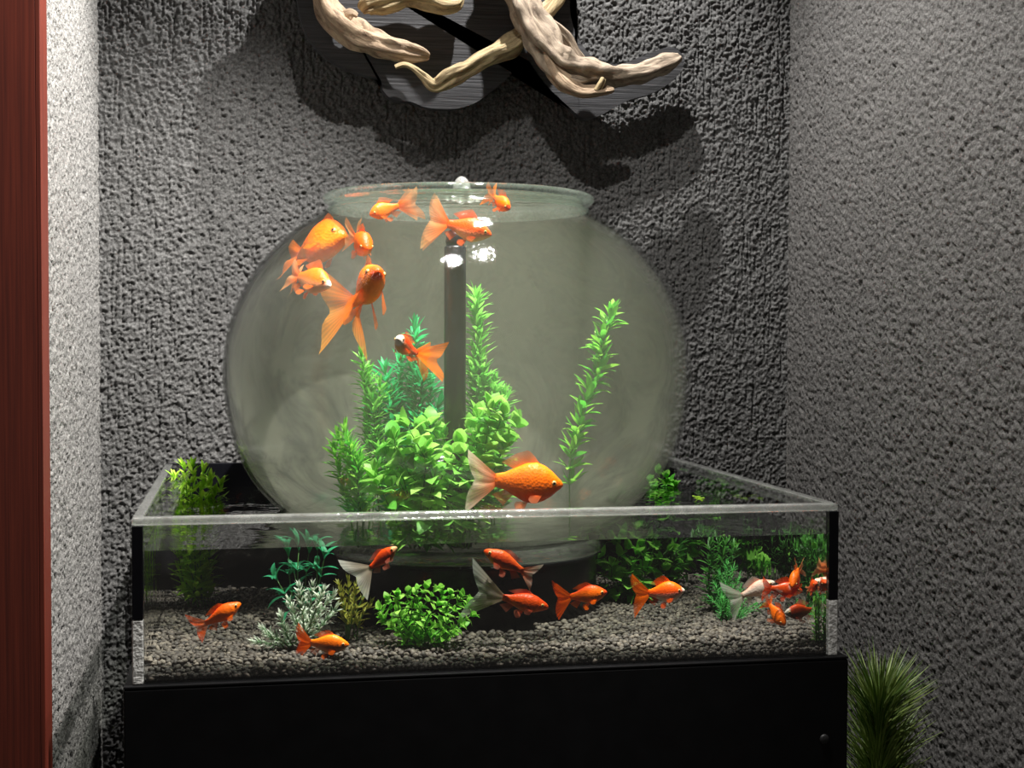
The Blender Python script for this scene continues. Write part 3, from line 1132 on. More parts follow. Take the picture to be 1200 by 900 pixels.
def goldfish(label, p, psi, theta, L, deep=1.0, fat=1.0, col=ORANGE, face=None, belly=None, back=None, patch=None, tail=0.75, tail_col=None, fan=True,
             bend=0.0, roll=0.0, dorsal=0.20, spread=1.0, fin_a=0.62, fin_l=1.0, group='goldfish in the tank'):
    """p: body centre, psi: heading in the ground plane (0 = along the tank, -90 = towards the room), theta: nose up"""
    root = thing('goldfish', label, 'fish', p, None, group)
    h = Vector((math.cos(math.radians(psi)) * math.cos(math.radians(theta)), math.sin(math.radians(psi)) * math.cos(math.radians(theta)), math.sin(math.radians(theta))))
    side = Vector((0, 0, 1)).cross(h).normalized()
    up = h.cross(side)
    Rm = Matrix((h, side, up)).transposed() @ Matrix.Rotation(math.radians(roll), 3, 'X')
    root.rotation_euler = Rm.to_euler()
    root.scale = (L, L, L)

    def bendf(q):
        k = 0.15 - q[0]
        y = q[1] + (bend * k * k if k > 0 else 0)
        return (q[0], y, q[2])

    n, ns = 22, 26
    V, F, COL = [], [], []
    for i in range(ns):
        t = (i / (ns - 1)) ** 1.25
        top = float(np.interp(t, TT, TOP)); bot = float(np.interp(t, TT, BOT)); hw = float(np.interp(t, TT, HWD)) * fat
        dz = deep if t > .16 else 1 + (deep - 1) * (t / .16)
        top *= dz; bot *= dz
        zc, hh = (top + bot) / 2, (top - bot) / 2
        gill = 1.0 + 0.06 * math.exp(-((t - .27) / .03) ** 2)
        for k in range(n):
            a = 2 * math.pi * k / n
            ca, sa = math.cos(a), math.sin(a)
            y = hw * gill * math.copysign(abs(ca) ** 0.9, ca)
            z = zc + hh * math.copysign(abs(sa) ** 0.95, sa)
            V.append(bendf((0.5 - t, y, z)))
            c = Vector(col)
            if back:
                c = c.lerp(Vector(back), max(0, sa) ** 1.5)
            if belly:
                c = c.lerp(Vector(belly), max(0.0, min(1.0, (-sa - 0.05) * 1.6)) * (1 if t < .8 else .4))
            if patch:
                nv = mnoise.noise((t * 4 + patch[1], ca * 1.2 + patch[1], sa * 1.2))
                c = c.lerp(Vector(patch[0]), max(0.0, min(1.0, (nv - patch[2]) * 7)))
            if face:
                c = c.lerp(Vector(face[0]), max(0.0, min(1.0, (face[1] - t) / 0.06)))
            COL.append((*c, 1))
    for i in range(ns - 1):
        for k in range(n):
            k2 = (k + 1) % n
            F.append((i * n + k, i * n + k2, (i + 1) * n + k2, (i + 1) * n + k))
    F.append(tuple(range(n))[::-1]); F.append(tuple((ns - 1) * n + k for k in range(n)))
    obj('body', mesh_from('body', V, F, True, None, COL), M['skin'], root)
    tc = tail_col or (col, PALE)
    fc = tuple(col[q] * 0.75 + tc[1][q] * 0.25 for q in range(3))
    # tail: one forked sheet, or two spread sheets for a fantail
    for s in ((-1, 1) if fan else (0,)):
        nb = 13
        base = [(-0.46, 0.012 * s, (0.065 - 0.12 * i / (nb - 1)) * deep) for i in range(nb)]
        tips = []
        for i in range(nb):
            u = i / (nb - 1) * 2 - 1
            ang = math.radians(-u * 50 * spread)
            ln = tail * (0.52 + 0.48 * abs(u) ** 1.4)
            tips.append((-0.47 - ln * math.cos(ang), s * ln * 0.36 * spread + 0.0, (0.02 - 0.02 * u) + ln * math.sin(ang) - (0.10 * ln if fan else 0)))
        obj('tail_fin', fin_mesh('tail_fin', base, tips, 0.035, tc[0], tc[1], 0.97, fin_a, bendf, 9), M['fin'], root)
    nb = 10
    base, tips = [], []
    for i in range(nb):
        u = i / (nb - 1)
        t = 0.34 + 0.38 * u
        z = float(np.interp(t, TT, TOP)) * deep
        base.append((0.5 - t, 0, z - 0.02))
        hgt = dorsal * (1.0 - 0.65 * u) * (0.55 + 0.45 * min(1, u * 5))
        tips.append((0.5 - t - 0.10 - 0.10 * u, 0, z + hgt))
    obj('dorsal_fin', fin_mesh('dorsal_fin', base, tips, 0.015, back or col, fc, 0.98, max(fin_a, .6), bendf, 5), M['fin'], root)
    for s in (-1, 1):
        for nm, t, a, ln, dn in (('pectoral_fin', .30, .55, .24, .75), ('pelvic_fin', .50, .8, .22, 1.0)):
            hw = float(np.interp(t, TT, HWD)) * fat
            bt = float(np.interp(t, TT, BOT)) * deep
            ys = hw * (.85 if nm == 'pectoral_fin' else .35)
            zs = bt * (.55 if nm == 'pectoral_fin' else .93)
            base, tips = [], []
            for i in range(7):
                u = i / 6
                base.append((0.5 - t - 0.035 * u, s * ys * .95, zs + 0.01 - 0.02 * u))
                an = math.radians(25 + 55 * u)
                l2 = ln * fin_l * (0.75 + 0.25 * math.sin(u * 3.0))
                tips.append((0.5 - t - l2 * math.sin(an), s * (ys + l2 * a * .55), zs - l2 * dn * math.cos(an)))
            obj(nm, fin_mesh(nm, base, tips, 0.008, col, fc, 0.85, fin_a, bendf, 5), M['fin'], root)
    base, tips = [], []
    for i in range(6):
        u = i / 5
        t = .72 + .12 * u
        bt = float(np.interp(t, TT, BOT)) * deep
        base.append((0.5 - t, 0, bt + .015))
        tips.append((0.5 - t - .14 - .05 * u, 0, bt - .16 * (1 - .55 * u)))
    obj('anal_fin', fin_mesh('anal_fin', base, tips, 0.008, col, fc, 0.85, fin_a, bendf, 5), M['fin'], root)
    for s in (-1, 1):
        t = .145
        hw = float(np.interp(t, TT, HWD)) * fat
        e = obj('eye', EYE, None, root, (0.5 - t, s * (hw * .90), 0.025))
        e.rotation_euler = (0, 0, s * math.pi / 2 * 0.88)
        e.scale = (0.040,) * 3
        q = obj('pupil', PUPIL, None, e)
    return root


mb = MB()
mb.lathe([(0.0, -0.6), (0.7, -0.5), (1.0, 0.0), (0.85, 0.45), (0.5, 0.68), (0.0, 0.75)], 16)
EYE = mesh_from('eye', [(v[2], v[0], v[1]) for v in mb.V], mb.F, True)
EYE.materials.append(M['iris'])
mb = MB()
mb.lathe([(0.0, 0.40), (0.55, 0.52), (0.52, 0.70), (0.30, 0.80), (0.0, 0.83)], 14)
PUPIL = mesh_from('pupil', [(v[2], v[0], v[1]) for v in mb.V], mb.F, True)
PUPIL.materials.append(M['pupil'])


def bowl_fish(label, px, py, depth, size, psi, theta, **kw):
    p = in_bowl(px, py, depth)
    root = goldfish(label, p, psi, theta, size / scale_at(p), group='goldfish in the bowl', **kw)
    # keep every fin inside the glass: back off along the line of sight as far as needed
    Rm = root.rotation_euler.to_matrix()
    best = None
    for k in range(26):
        q = in_bowl(px, py, depth + 0.008 * k)
        L = size / scale_at(q)
        out = 0
        for c in root.children:
            if c.data is EYE:
                continue
            for v in c.data.vertices:
                w = q + Rm @ (v.co * L)
                if math.hypot(w.x - BX, w.y - BY) > bowl_r(w.z) - 0.002:
                    out += 1
        if best is None or out < best[0]:
            best = (out, q, L)
        if out == 0:
            break
    root.location = (best[1].x, best[1].y, best[1].z + Z0)
    root.scale = (best[2],) * 3
    return root


def tank_fish(label, px, py, Y, size, psi, theta, **kw):
    p = PT(px, py, Y)
    return goldfish(label, p, psi, theta, size / scale_at((p.x, p.y * 0.75, p.z)), **kw)


W_TAIL = (ORANGE, (0.85, 0.80, 0.70))
bowl_fish('big deep bodied orange fantail at the bowl shoulder, largest of the upper fish', 374, 284, 0.03, 88, -46, 8, deep=1.35, fat=1.25, col=ORANGE, back=DEEP, belly=GOLD, tail=0.45, tail_col=(ORANGE, GOLD), bend=0.35, dorsal=0.2, roll=-34)
bowl_fish('orange goldfish with a white snout just below the big fantail', 366, 328, 0.03, 56, -40, -16, roll=-20, deep=1.15, fat=1.1, col=ORANGE, face=(WHITE, .11), belly=PALE, tail=0.5, tail_col=(ORANGE, PALE), bend=0.4)
bowl_fish('small orange goldfish seen head on between the big fantail and the spread-finned one', 424, 285, 0.05, 50, -76, -20, deep=1.2, fat=1.35, col=ORANGE, back=DEEP, belly=GOLD, tail=0.55)
bowl_fish('orange fantail with long fins spread wide above the green plants', 432, 336, 0.05, 80, -76, 28, deep=1.15, fat=1.25, col=ORANGE, face=(DEEP, .14), belly=GOLD, tail=0.80, tail_col=(ORANGE, (1.0, 0.42, 0.07)), spread=1.3, bend=-0.15, dorsal=0.34, roll=-10, fin_l=1.9)
bowl_fish('small orange goldfish turned away just under the bowl rim', 448, 247, 0.05, 36, 205, -18, deep=1.1, fat=1.15, col=ORANGE, belly=GOLD, tail=0.7, tail_col=(ORANGE, PALE), bend=0.6)
bowl_fish('small red goldfish with a pinkish white face in front of the tall plants', 473, 405, 0.02, 44, -118, 24, deep=1.05, fat=1.15, col=RED, face=(WHITE, .20), belly=PALE, tail=0.75, tail_col=(ORANGE, GOLD), bend=0.5)
bowl_fish('orange red goldfish beside the top of the black tube', 550, 269, 0.03, 54, -12, -14, deep=1.05, fat=1.1, col=DEEP, belly=PALE, tail=0.75, tail_col=(ORANGE, PALE), spread=1.1)
bowl_fish('orange goldfish at the water surface inside the bowl rim', 588, 238, 0.012, 32, -58, -30, deep=1.15, fat=1.2, col=ORANGE, face=(RED, .14), belly=GOLD, tail=0.6, tail_col=(GOLD, GOLD))
bowl_fish('big humpbacked orange goldfish low in the bowl with a pale tail tip', 620, 566, 0.02, 80, -8, -3, deep=1.22, fat=1.15, col=ORANGE, back=GOLD, belly=DEEP, tail=0.62, tail_col=(ORANGE, (0.92, 0.80, 0.62)), spread=0.9, bend=0.2, dorsal=0.2)

tank_fish('plain bright orange goldfish over open gravel in front of the leafy corner plant', 262, 719, 0.10, 46, 6, 30, deep=0.85, col=ORANGE, back=DEEP, tail=0.55, tail_col=(ORANGE, DEEP), fan=False, bend=0.3, dorsal=0.12)
tank_fish('orange goldfish close to the gravel under the frosted plant', 386, 755, 0.045, 46, -8, -2, deep=1.0, col=ORANGE, back=GOLD, belly=PALE, tail=0.62, tail_col=(ORANGE, DEEP), bend=0.35, dorsal=0.14)
tank_fish('red goldfish with a long white tail above the olive plant', 450, 653, 0.07, 40, -22, 38, deep=0.85, col=RED, back=DEEP, face=(PALE, .16), tail=0.95, tail_col=((0.85, 0.6, 0.45), (0.72, 0.74, 0.66)), fan=False, dorsal=0.12, bend=-0.2)
tank_fish('slim red goldfish swimming up towards the bowl foot', 590, 657, 0.07, 52, 168, 28, deep=0.80, col=RED, back=(0.7, 0.10, 0.012), belly=ORANGE, tail=0.5, tail_col=(ORANGE, (0.85, 0.72, 0.6)), fan=False, dorsal=0.1, spread=0.8)
tank_fish('red goldfish with a very long whitish forked tail before the black stand', 616, 706, 0.08, 56, -6, -13, deep=0.80, col=DEEP, back=RED, belly=ORANGE, tail=1.05, tail_col=((0.85, 0.55, 0.4), (0.62, 0.66, 0.60)), fan=False, dorsal=0.09, spread=0.75)
tank_fish('orange goldfish with a red snout over the gravel rim of the stand', 690, 697, 0.08, 44, -4, 8, deep=1.0, col=ORANGE, back=RED, belly=GOLD, face=(RED, .13), tail=0.65, tail_col=(ORANGE, DEEP), fan=True, dorsal=0.12, bend=0.3)
tank_fish('orange and white goldfish with a white belly before the leafy hedge', 781, 694, 0.10, 44, -16, 6, deep=1.15, fat=1.2, col=DEEP, back=ORANGE, belly=WHITE, face=(WHITE, .09), tail=0.72, tail_col=(ORANGE, ORANGE), bend=0.3)
tank_fish('mostly white goldfish with a red forehead beside the fine green plant', 889, 690, 0.16, 42, -8, 22, deep=0.9, col=WHITE, patch=((0.9, 0.12, 0.02), 2.2, 0.30), back=(0.92, 0.42, 0.30), face=(WHITE, .12), tail=0.75, tail_col=(WHITE, (0.7, 0.72, 0.66)), fan=False)
tank_fish('orange goldfish turned face on, uppermost of the cluster by the corner post', 932, 678, 0.06, 38, -118, -24, deep=1.1, fat=1.1, col=ORANGE, belly=GOLD, tail=0.45, tail_col=(ORANGE, PALE))
tank_fish('orange red goldfish with a white saddle in the middle of the cluster', 922, 691, 0.055, 38, -14, -4, deep=0.95, col=DEEP, patch=(WHITE, 5.3, 0.2), belly=RED, tail=0.45, tail_col=(RED, DEEP))
tank_fish('tiny orange goldfish added for a mirror image beside the corner post', 953, 687, 0.045, 26, -86, 20, deep=1.1, fat=1.0, col=DEEP, tail=0.4, spread=0.6)  # added fish in place of a reflection in the side glass
tank_fish('red goldfish with a white snout and white back edge above the gravel', 936, 717, 0.032, 36, 184, -2, deep=1.0, col=RED, face=(WHITE, .20), back=DEEP, tail=0.45, tail_col=(WHITE, (0.8, 0.8, 0.75)), fan=False, bend=-0.3)
tank_fish('orange goldfish diving nose down in front of the cluster', 911, 721, 0.07, 34, -62, -38, deep=1.1, fat=1.15, col=ORANGE, back=ORANGE, belly=GOLD, tail=0.4, tail_col=(ORANGE, ORANGE))


# ------------------------------------------------------------------ water plants
def leaf_mesh(name, width, shape, curl, fold=0.25, nu=6):
    V, F, UV = [], [], []
    for i in range(nu + 1):
        t = i / nu
        if shape == 'lance':
            w = width * math.sin(math.pi * min(1, t * 0.94 + 0.06)) ** 0.8
        elif shape == 'oval':
            w = width * (math.sin(math.pi * max(0, (t - .22)) / .78) ** 0.6 if t > .22 else 0.0) + 0.03 * (1 - t)
        elif shape == 'drop':
            w = width * math.sin(math.pi * t ** 0.75) ** 0.75 + 0.02 * (1 - t)
        else:
            w = width * (1 - 0.8 * t)
        a = curl * t
        x = t if abs(curl) < 1e-3 else math.sin(a) / curl
        z = 0 if abs(curl) < 1e-3 else -(1 - math.cos(a)) / curl
        V += [(x, -w, z + abs(w) * fold), (x, 0, z), (x, w, z + abs(w) * fold)]
        UV += [(0, t), (0.5, t), (1, t)]
    for i in range(nu):
        b = i * 3
        F += [(b, b + 3, b + 4, b + 1), (b + 1, b + 4, b + 5, b + 2)]
    return mesh_from(name, V, F, True, UV), (V, F, UV)


LEAVES = {
    'lance': [leaf_mesh('leaf', 0.13, 'lance', c)[1] for c in (0.5, 0.9, -0.2)],
    'strap': [leaf_mesh('leaf', 0.11, 'lance', c)[1] for c in (1.3, 0.9, 1.7)],
    'oval': [leaf_mesh('leaf', 0.34, 'oval', c, 0.15)[1] for c in (0.3, 0.8)],
    'drop': [leaf_mesh('leaf', 0.30, 'drop', c, 0.2)[1] for c in (0.4, 0.9, 1.3)],
    'needle': [leaf_mesh('leaf', 0.05, 'needle', c, 0.3, 3)[1] for c in (0.5, -0.4)],
    'narrow': [leaf_mesh('leaf', 0.09, 'lance', c, 0.25, 4)[1] for c in (0.7, 0.2)],
    'spray': [leaf_mesh('leaf', 0.12, 'lance', c, 0.3, 3)[1] for c in (0.4, -0.3)],
}
_leaf_cache = {}


def leaf_data(kind, i, mat):
    key = (kind, i, mat.name)
    if key not in _leaf_cache:
        V, F, UV = LEAVES[kind][i]
        me = mesh_from('leaf', V, F, True, UV)
        me.materials.append(mat)
        _leaf_cache[key] = me
    return _leaf_cache[key]


def curve_pts(pl, n):
    pl = [Vector(p) for p in pl]
    out = []
    segs = len(pl) - 1
    for s in range(n + 1):
        f = s / n * segs
        i = min(int(f), segs - 1)
        t = f - i
        p0, p1, p2, p3 = pl[max(i - 1, 0)], pl[i], pl[i + 1], pl[min(i + 2, segs)]
        out.append(0.5 * ((2 * p1) + (p2 - p0) * t + (2 * p0 - 5 * p1 + 4 * p2 - p3) * t * t + (3 * p1 - p0 - 3 * p2 + p3) * t ** 3))
    return out


def plant(name, label, base, stems, kind, mat, size, spacing, whorl, start=0.15, tilt=40, stem_r=0.0012, separate=True, taper=0.3, jitter=0.25, stem_mat=None, group=None, cap=290, tip_bias=0.0):
    """stems: lists of points (relative heights as everywhere); leaves in whorls along each stem.
    separate leaves are objects of their own, fine foliage is one mesh"""
    root = thing(name, label, 'plant', base, None, group)
    b = Vector(base)
    fol = MB()
    count = 0
    for pl in stems:
        pl = [Vector(p) - b for p in pl]
        L = sum((pl[i + 1] - pl[i]).length for i in range(len(pl) - 1))
        n = max(4, int(L / spacing))
        line = curve_pts(pl, n)
        mb = MB()
        mb.tube(line, [stem_r * (1 - 0.5 * i / n) for i in range(n + 1)], 6)
        obj('stem', mb.mesh('stem'), stem_mat or M['stem'], root)
        ph = random.random() * 6.28
        for i in range(n + 1):
            t = i / n
            if t < start:
                continue
            ax = (line[min(i + 1, n)] - line[max(i - 1, 0)]).normalized()
            nrm = ax.orthogonal().normalized()
            bi = ax.cross(nrm)
            ph += 2.4
            for k in range(whorl + (2 if i == n else 0)):
                an = ph + 2 * math.pi * k / whorl + random.uniform(-jitter, jitter) * 2
                rad = nrm * math.cos(an) + bi * math.sin(an)
                tl = math.radians(tilt + (90 - tilt) * 0.8 * (t if i == n else t * 0.35) + random.uniform(-18, 18))
                d = (rad * math.cos(tl) + ax * math.sin(tl)).normalized()
                s = size * (1 - taper * t + tip_bias * t) * random.uniform(1 - jitter, 1 + jitter)
                y = ax.cross(d)
                if y.length < 1e-4:
                    y = nrm
                y.normalize()
                z = d.cross(y)
                Rm = Matrix((d, y, z)).transposed().to_4x4()
                # roll the blade a little
                Rm = Matrix.Translation(line[i]) @ Rm @ Matrix.Rotation(random.uniform(-0.5, 0.5), 4, 'X') @ Matrix.Scale(s, 4)
                v = random.randrange(len(LEAVES[kind]))
                if separate and count < cap:
                    o = bpy.data.objects.new('leaf', leaf_data(kind, v, mat))
                    link(o, root)
                    o.matrix_local = Rm
                    count += 1
                else:
                    V, F, UV = LEAVES[kind][v]
                    fol.add([Rm @ Vector(q) for q in V], F, UV)
    if fol.V:
        f = obj('foliage', fol.mesh('foliage'), mat, root)
        f['kind'] = 'stuff'
    return root


def stems_px(base_px, Yb, tips, Yspread=0.03, sway=6, P=P):
    """stems from one rooted spot to tips given where the picture shows them"""
    bx, by = base_px
    out = []
    for (x, y) in tips:
        dY = random.uniform(-Yspread, Yspread)
        b0 = P(bx + random.uniform(-sway, sway) * 1.5 + (x - bx) * 0.25, by + random.uniform(-3, 3), Yb + dY * 0.5)
        m = P((bx * 0.45 + x * 0.55) + random.uniform(-sway, sway), (by + y) / 2, Yb + dY)
        out.append([b0, m, P(x, y, Yb + dY * 1.2)])
    return out


def on_gravel(px, py, Y):
    p = P(px, py, Y)
    p.z = gravel_z(p.x, p.y)
    return p


def plant_tank(name, label, bx, Y, tips, kind, mat, size, spacing, whorl, **kw):
    b = PT(bx, 720, Y)
    b.z = gravel_z(b.x, b.y) - 0.002
    yb = None
    lo, hi = 500, 900       # picture height of the rooted spot
    for _ in range(30):
        mid = (lo + hi) / 2
        if PT(bx, mid, Y).z > b.z:
            lo = mid
        else:
            hi = mid
    ys = kw.pop('Yspread', 0.03)
    sw = kw.pop('sway', 6)
    return plant(name, label, b, stems_px((bx, lo), Y, tips, ys, sw, PT), kind, L_[mat], size, spacing, whorl, **kw)


R_ = random.uniform
plant_tank('leafy_water_plant', 'yellow green leafy plant rising out of the water in the back corner', 236, 0.54,
           [(205, 562), (216, 552), (226, 549), (238, 556), (246, 566), (258, 570), (222, 570), (236, 578), (210, 580), (252, 582)],
           'lance', 'yellowgreen', 0.030, 0.013, 5, start=0.12, tilt=35, Yspread=0.035)
plant_tank('strap_leaf_plant', 'teal green plant with long arching strap leaves behind the frosted plant', 360, 0.19,
           [(338, 652), (350, 645), (362, 648), (372, 645), (380, 655), (325, 680), (345, 672)],
           'strap', 'teal', 0.040, 0.026, 3, start=0.30, tilt=40, Yspread=0.02)
plant_tank('frosted_plant', 'whitish green frosted sprig plant on the gravel', 352, 0.12,
           [(302, 752), (316, 745), (332, 752), (310, 738), (330, 725), (340, 708), (352, 692), (366, 690), (378, 695), (388, 700), (360, 708), (345, 730), (372, 718), (392, 714), (325, 760), (356, 742), (338, 742)],
           'spray', 'frost', 0.0115, 0.0050, 6, start=0.3, tilt=35, separate=False, Yspread=0.03, taper=-0.1)
plant_tank('olive_plant', 'small olive yellow plant squeezed beside the bright green bush', 412, 0.17,
           [(398, 688), (408, 684), (418, 686), (426, 698), (432, 710), (402, 705), (414, 702)],
           'spray', 'olive', 0.018, 0.008, 5, start=0.3, tilt=40, separate=False, Yspread=0.02)
plant_tank('round_leaf_bush', 'bright green small leaved bush on the gravel before the stand', 497, 0.09,
           [(446, 715), (455, 704), (466, 699), (478, 695), (488, 692), (498, 690), (508, 694), (518, 692), (528, 697), (540, 700), (549, 706), (551, 722), (540, 735),
            (452, 728), (470, 715), (490, 708), (512, 710), (530, 716), (462, 735), (500, 725), (522, 740)],
           'drop', 'bright', 0.0135, 0.0088, 3, start=0.2, tilt=38, Yspread=0.03, sway=14, taper=0.1)
plant_tank('leafy_hedge_plant', 'green broad leaved plant between the bowl stand and the feathery plants', 735, 0.42,
           [(700, 640), (712, 632), (724, 640), (738, 630), (752, 640), (768, 632), (782, 645), (706, 665), (730, 662), (758, 665), (776, 668), (745, 650)],
           'drop', 'mid', 0.028, 0.017, 3, start=0.15, tilt=30, Yspread=0.03, sway=10)
plant_tank('corner_leafy_plant', 'green leafy plant poking above the water behind the bowl', 772, 0.60,
           [(762, 566), (772, 556), (780, 560), (786, 568), (768, 574), (790, 572)],
           'drop', 'mid', 0.026, 0.016, 3, start=0.2, tilt=30, Yspread=0.02)
plant_tank('dark_feathery_plant', 'dark green feathery plant at the back of the tank', 778, 0.50,
           [(762, 636), (770, 634), (780, 632), (788, 636), (795, 640), (768, 650), (785, 652)],
           'narrow', 'dark', 0.030, 0.010, 6, start=0.1, tilt=25, separate=False, Yspread=0.03, sway=8)
plant_tank('dark_feathery_plant', 'dark green feathery plant close to the side glass behind the fine one', 838, 0.30,
           [(832, 640), (842, 634), (850, 640), (858, 645), (846, 655), (836, 660)],
           'narrow', 'dark', 0.026, 0.009, 6, start=0.1, tilt=30, separate=False, Yspread=0.02, sway=6)
plant_tank('fine_feathery_plant', 'light green fine feathery plant upright on the gravel', 852, 0.22,
           [(852, 660), (860, 664), (844, 672), (866, 676), (838, 686), (858, 690), (872, 706), (884, 708), (892, 710), (846, 700), (834, 702), (868, 690)],
           'needle', 'fine', 0.0125, 0.0036, 7, start=0.1, tilt=30, separate=False, Yspread=0.02, sway=5)
plant_tank('grassy_sprig', 'small green sprig against the corner post below the fish cluster', 957, 0.03,
           [(954, 706), (957, 700), (959, 708)],
           'narrow', 'mid', 0.013, 0.006, 5, start=0.05, tilt=50, separate=False, Yspread=0.01, sway=2)
for i, (x, y) in enumerate(((812, 582), (826, 584))):
    p = P(x, y, 0.52)
    me = mesh_from('floating_leaf', *[a for a in (LEAVES['drop'][i][0], LEAVES['drop'][i][1])], True, LEAVES['drop'][i][2])
    me.materials.append(L_['yellowgreen'])
    yy = 0.60
    d = P(x, y, 0.3)
    # where the line of sight meets the water surface
    lo, hi = 0.1, 0.72
    for _ in range(30):
        mid = (lo + hi) / 2
        if P(x, y, mid).z > 0.161:
            lo = mid
        else:
            hi = mid
    q = P(x, y, lo)
    o = obj('floating_leaf', me, None, None, (q.x, q.y, 0.1612 + Z0), (0, 0, 0.5 + i * 2))
    o.scale = (0.02, 0.02, 0.02)
    tag(o, 'loose yellow green leaf floating on the tank water', 'leaf', 'floating leaves')


def bowl_plant(name, label, bx, Y, tips, kind, mat, size, spacing, whorl, zb=0.134, **kw):
    b = P(bx, 590, Y)
    b.z = zb
    lo, hi = 300, 800
    for _ in range(30):
        mid = (lo + hi) / 2
        if P(bx, mid, Y).z > zb:
            lo = mid
        else:
            hi = mid
    ys = kw.pop('Yspread', 0.03)
    sw = kw.pop('sway', 6)
    return plant(name, label, b, stems_px((bx, lo), Y, tips, ys, sw), kind, L_[mat], size, spacing, whorl, **kw)


bowl_plant('feathery_water_plant', 'teal green feathery plant massed beside the black tube in the bowl', 478, 0.31,
           [(486, 392), (470, 428), (452, 440), (494, 440), (505, 455), (460, 470), (480, 455), (440, 480), (512, 480), (448, 520), (470, 500), (495, 500)],
           'narrow', 'bowl_teal', 0.040, 0.0080, 7, start=0.08, tilt=28, separate=False, Yspread=0.03, sway=8)
bowl_plant('bushy_sprig', 'slim green sprig leaning out at the bowl side', 440, 0.27,
           [(424, 420), (432, 440), (436, 470), (445, 455)],
           'narrow', 'bowl_green', 0.030, 0.008, 6, start=0.3, tilt=30, separate=False, Yspread=0.02)
bowl_plant('short_sprig', 'short lime green sprig lowest at the bowl side', 432, 0.23,
           [(398, 516), (405, 508), (412, 525), (420, 545), (392, 530)],
           'narrow', 'bowl_lime', 0.032, 0.008, 7, start=0.25, tilt=35, separate=False, Yspread=0.02)
bowl_plant('round_leaf_plant', 'pale green round leaved plant filling the bowl bottom', 515, 0.20,
           [(440, 560), (452, 535), (462, 515), (478, 500), (492, 508), (505, 498), (520, 515), (535, 522), (548, 505), (560, 490), (575, 480), (590, 486), (600, 500), (590, 525), (570, 530),
            (460, 570), (485, 550), (510, 555), (530, 565), (552, 555), (578, 560), (470, 545), (500, 535), (560, 512)],
           'drop', 'bowl_round', 0.031, 0.0145, 3, start=0.12, tilt=25, Yspread=0.035, sway=18, taper=0.1)
bowl_plant('tall_feathery_plant', 'tall light green column plant standing close against the black tube', 566, 0.33,
           [(558, 352), (566, 440), (580, 455), (556, 420), (590, 470)],
           'narrow', 'bowl_green', 0.040, 0.0075, 9, start=0.1, tilt=32, separate=False, Yspread=0.015, sway=5)
# tall plant at the right of the bowl, built along its own wavy stem
px_line = [(668, 590), (668, 548), (676, 505), (688, 465), (703, 430), (706, 400), (714, 372)]
bp_ = P(668, 600, 0.30)
bp_.z = 0.135
pl = [bp_] + [P(x, y, 0.30) for x, y in px_line[1:]]
plant('tall_whorled_plant', 'single tall yellow green whorled plant standing apart from the others in the bowl', bp_, [pl], 'lance', L_['bowl_lime'], 0.033, 0.0125, 8, start=0.1, tilt=38, taper=0.1)

# ------------------------------------------------------------------ bubbling water over the tube
V, F = rock_mesh(3)
q = P(541, 222, BY)
for i, (dx, dz, r) in enumerate(((0.0, 0.006, 0.014), (-0.012, -0.004, 0.009), (0.013, -0.005, 0.009), (-0.022, -0.006, 0.006), (0.024, -0.006, 0.006), (0.004, 0.005, 0.008))):
    o = obj('water_bubble', mesh_from('water_bubble', V * r * np.array([1, 1, 1.5 if i == 0 else 0.9]), F, True), M['acrylic_edge'], None, (q.x + dx, BY - 0.01 * (i % 2), 0.632 + dz + Z0))
    tag(o, 'largest clear bubble dome bursting above the black tube' if i == 0 else 'small clear bubble beside the largest one above the tube', 'bubble', 'bubbles over the tube')

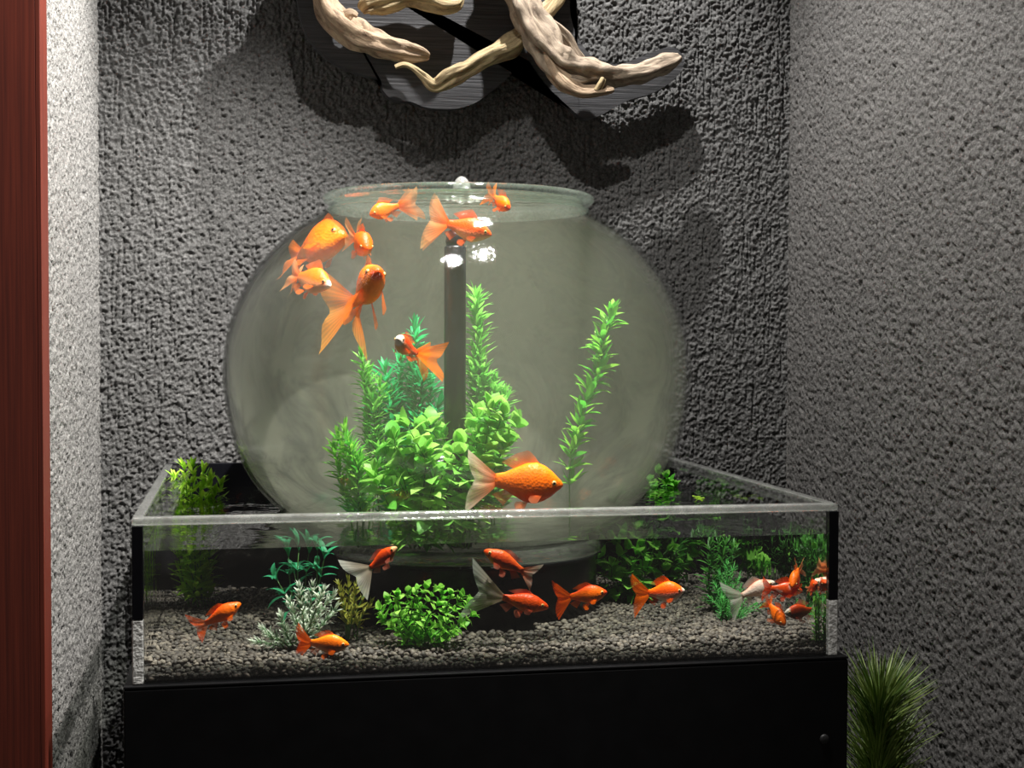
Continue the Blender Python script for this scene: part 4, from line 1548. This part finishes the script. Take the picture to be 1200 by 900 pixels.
# ------------------------------------------------------------------ pine plant beside the cabinet
pb = P(1030, 880, 0.16)
pine = thing('pine_plant', 'potted bristly green pine standing between cabinet and side wall', 'plant', (pb.x, 0.16, -Z0))
mb = MB()
mb.lathe([(0.0, 0.0), (0.055, 0.0), (0.062, 0.01), (0.078, 0.16), (0.082, 0.17), (0.080, 0.176), (0.074, 0.172), (0.070, 0.155), (0.0, 0.155)], 40)
obj('pot', mb.mesh('pot'), M['pot'], pine)
mb = MB()
mb.lathe([(0.071, 0.1552), (0.04, 0.162), (0.0, 0.164)], 32)
obj('soil', mb.mesh('soil'), M['soil'], pine)
ztop = P(1030, 832, 0.16).z + Z0
trunk = [Vector((0, 0, 0.15)), Vector((0.006, 0.0, 0.4)), Vector((-0.004, 0.0, 0.62)), Vector((0.0, 0.0, ztop))]
mb = MB()
ln = curve_pts(trunk, 24)
mb.tube(ln, [0.009 - 0.006 * i / 24 for i in range(25)], 10)
obj('trunk', mb.mesh('trunk'), M['bark'], pine)
nd = MB()


def needles(line, count, length):
    n = len(line) - 1
    for _ in range(count):
        t = random.random() ** 0.8
        i = min(int(t * n), n - 1)
        p = line[i].lerp(line[i + 1], t * n - i)
        ax = (line[i + 1] - line[i]).normalized()
        o_ = ax.orthogonal().normalized()
        an = random.random() * 6.28
        rad = o_ * math.cos(an) + ax.cross(o_) * math.sin(an)
        el = math.radians(random.uniform(28, 72) + 12 * t)
        d = (rad * math.cos(el) + ax * math.sin(el)).normalized()
        l = length * random.uniform(0.75, 1.15)
        s = d.orthogonal().normalized() * 0.0013
        s2 = d.cross(s).normalized() * 0.0013
        m_ = p + d * l * 0.55
        e_ = p + d * l + rad * l * 0.06
        k = 0.9
        nd.add([p + s, p - s * .5 + s2, p - s * .5 - s2, m_ + s * k, m_ - s * .5 * k + s2 * k, m_ - s * .5 * k - s2 * k, e_],
               [(0, 1, 4, 3), (1, 2, 5, 4), (2, 0, 3, 5), (3, 4, 6), (4, 5, 6), (5, 3, 6)])


needles(ln[8:], 950, 0.100)
for k in range(6):
    a = k * 1.05 + 0.4
    z = ztop - 0.16 - 0.07 * k
    lnb = curve_pts([Vector((0, 0, z)), Vector((0.02 * math.cos(a), 0.02 * math.sin(a), z + 0.03)), Vector((0.035 * math.cos(a), 0.035 * math.sin(a), z + 0.09))], 8)
    mb = MB()
    mb.tube(lnb, 0.003, 6)
    obj('branch', mb.mesh('branch'), M['bark'], pine)
    needles(lnb, 130, 0.07)
f = obj('needle_tufts', nd.mesh('needle_tufts', False), L_['pine'], pine)
f['kind'] = 'stuff'
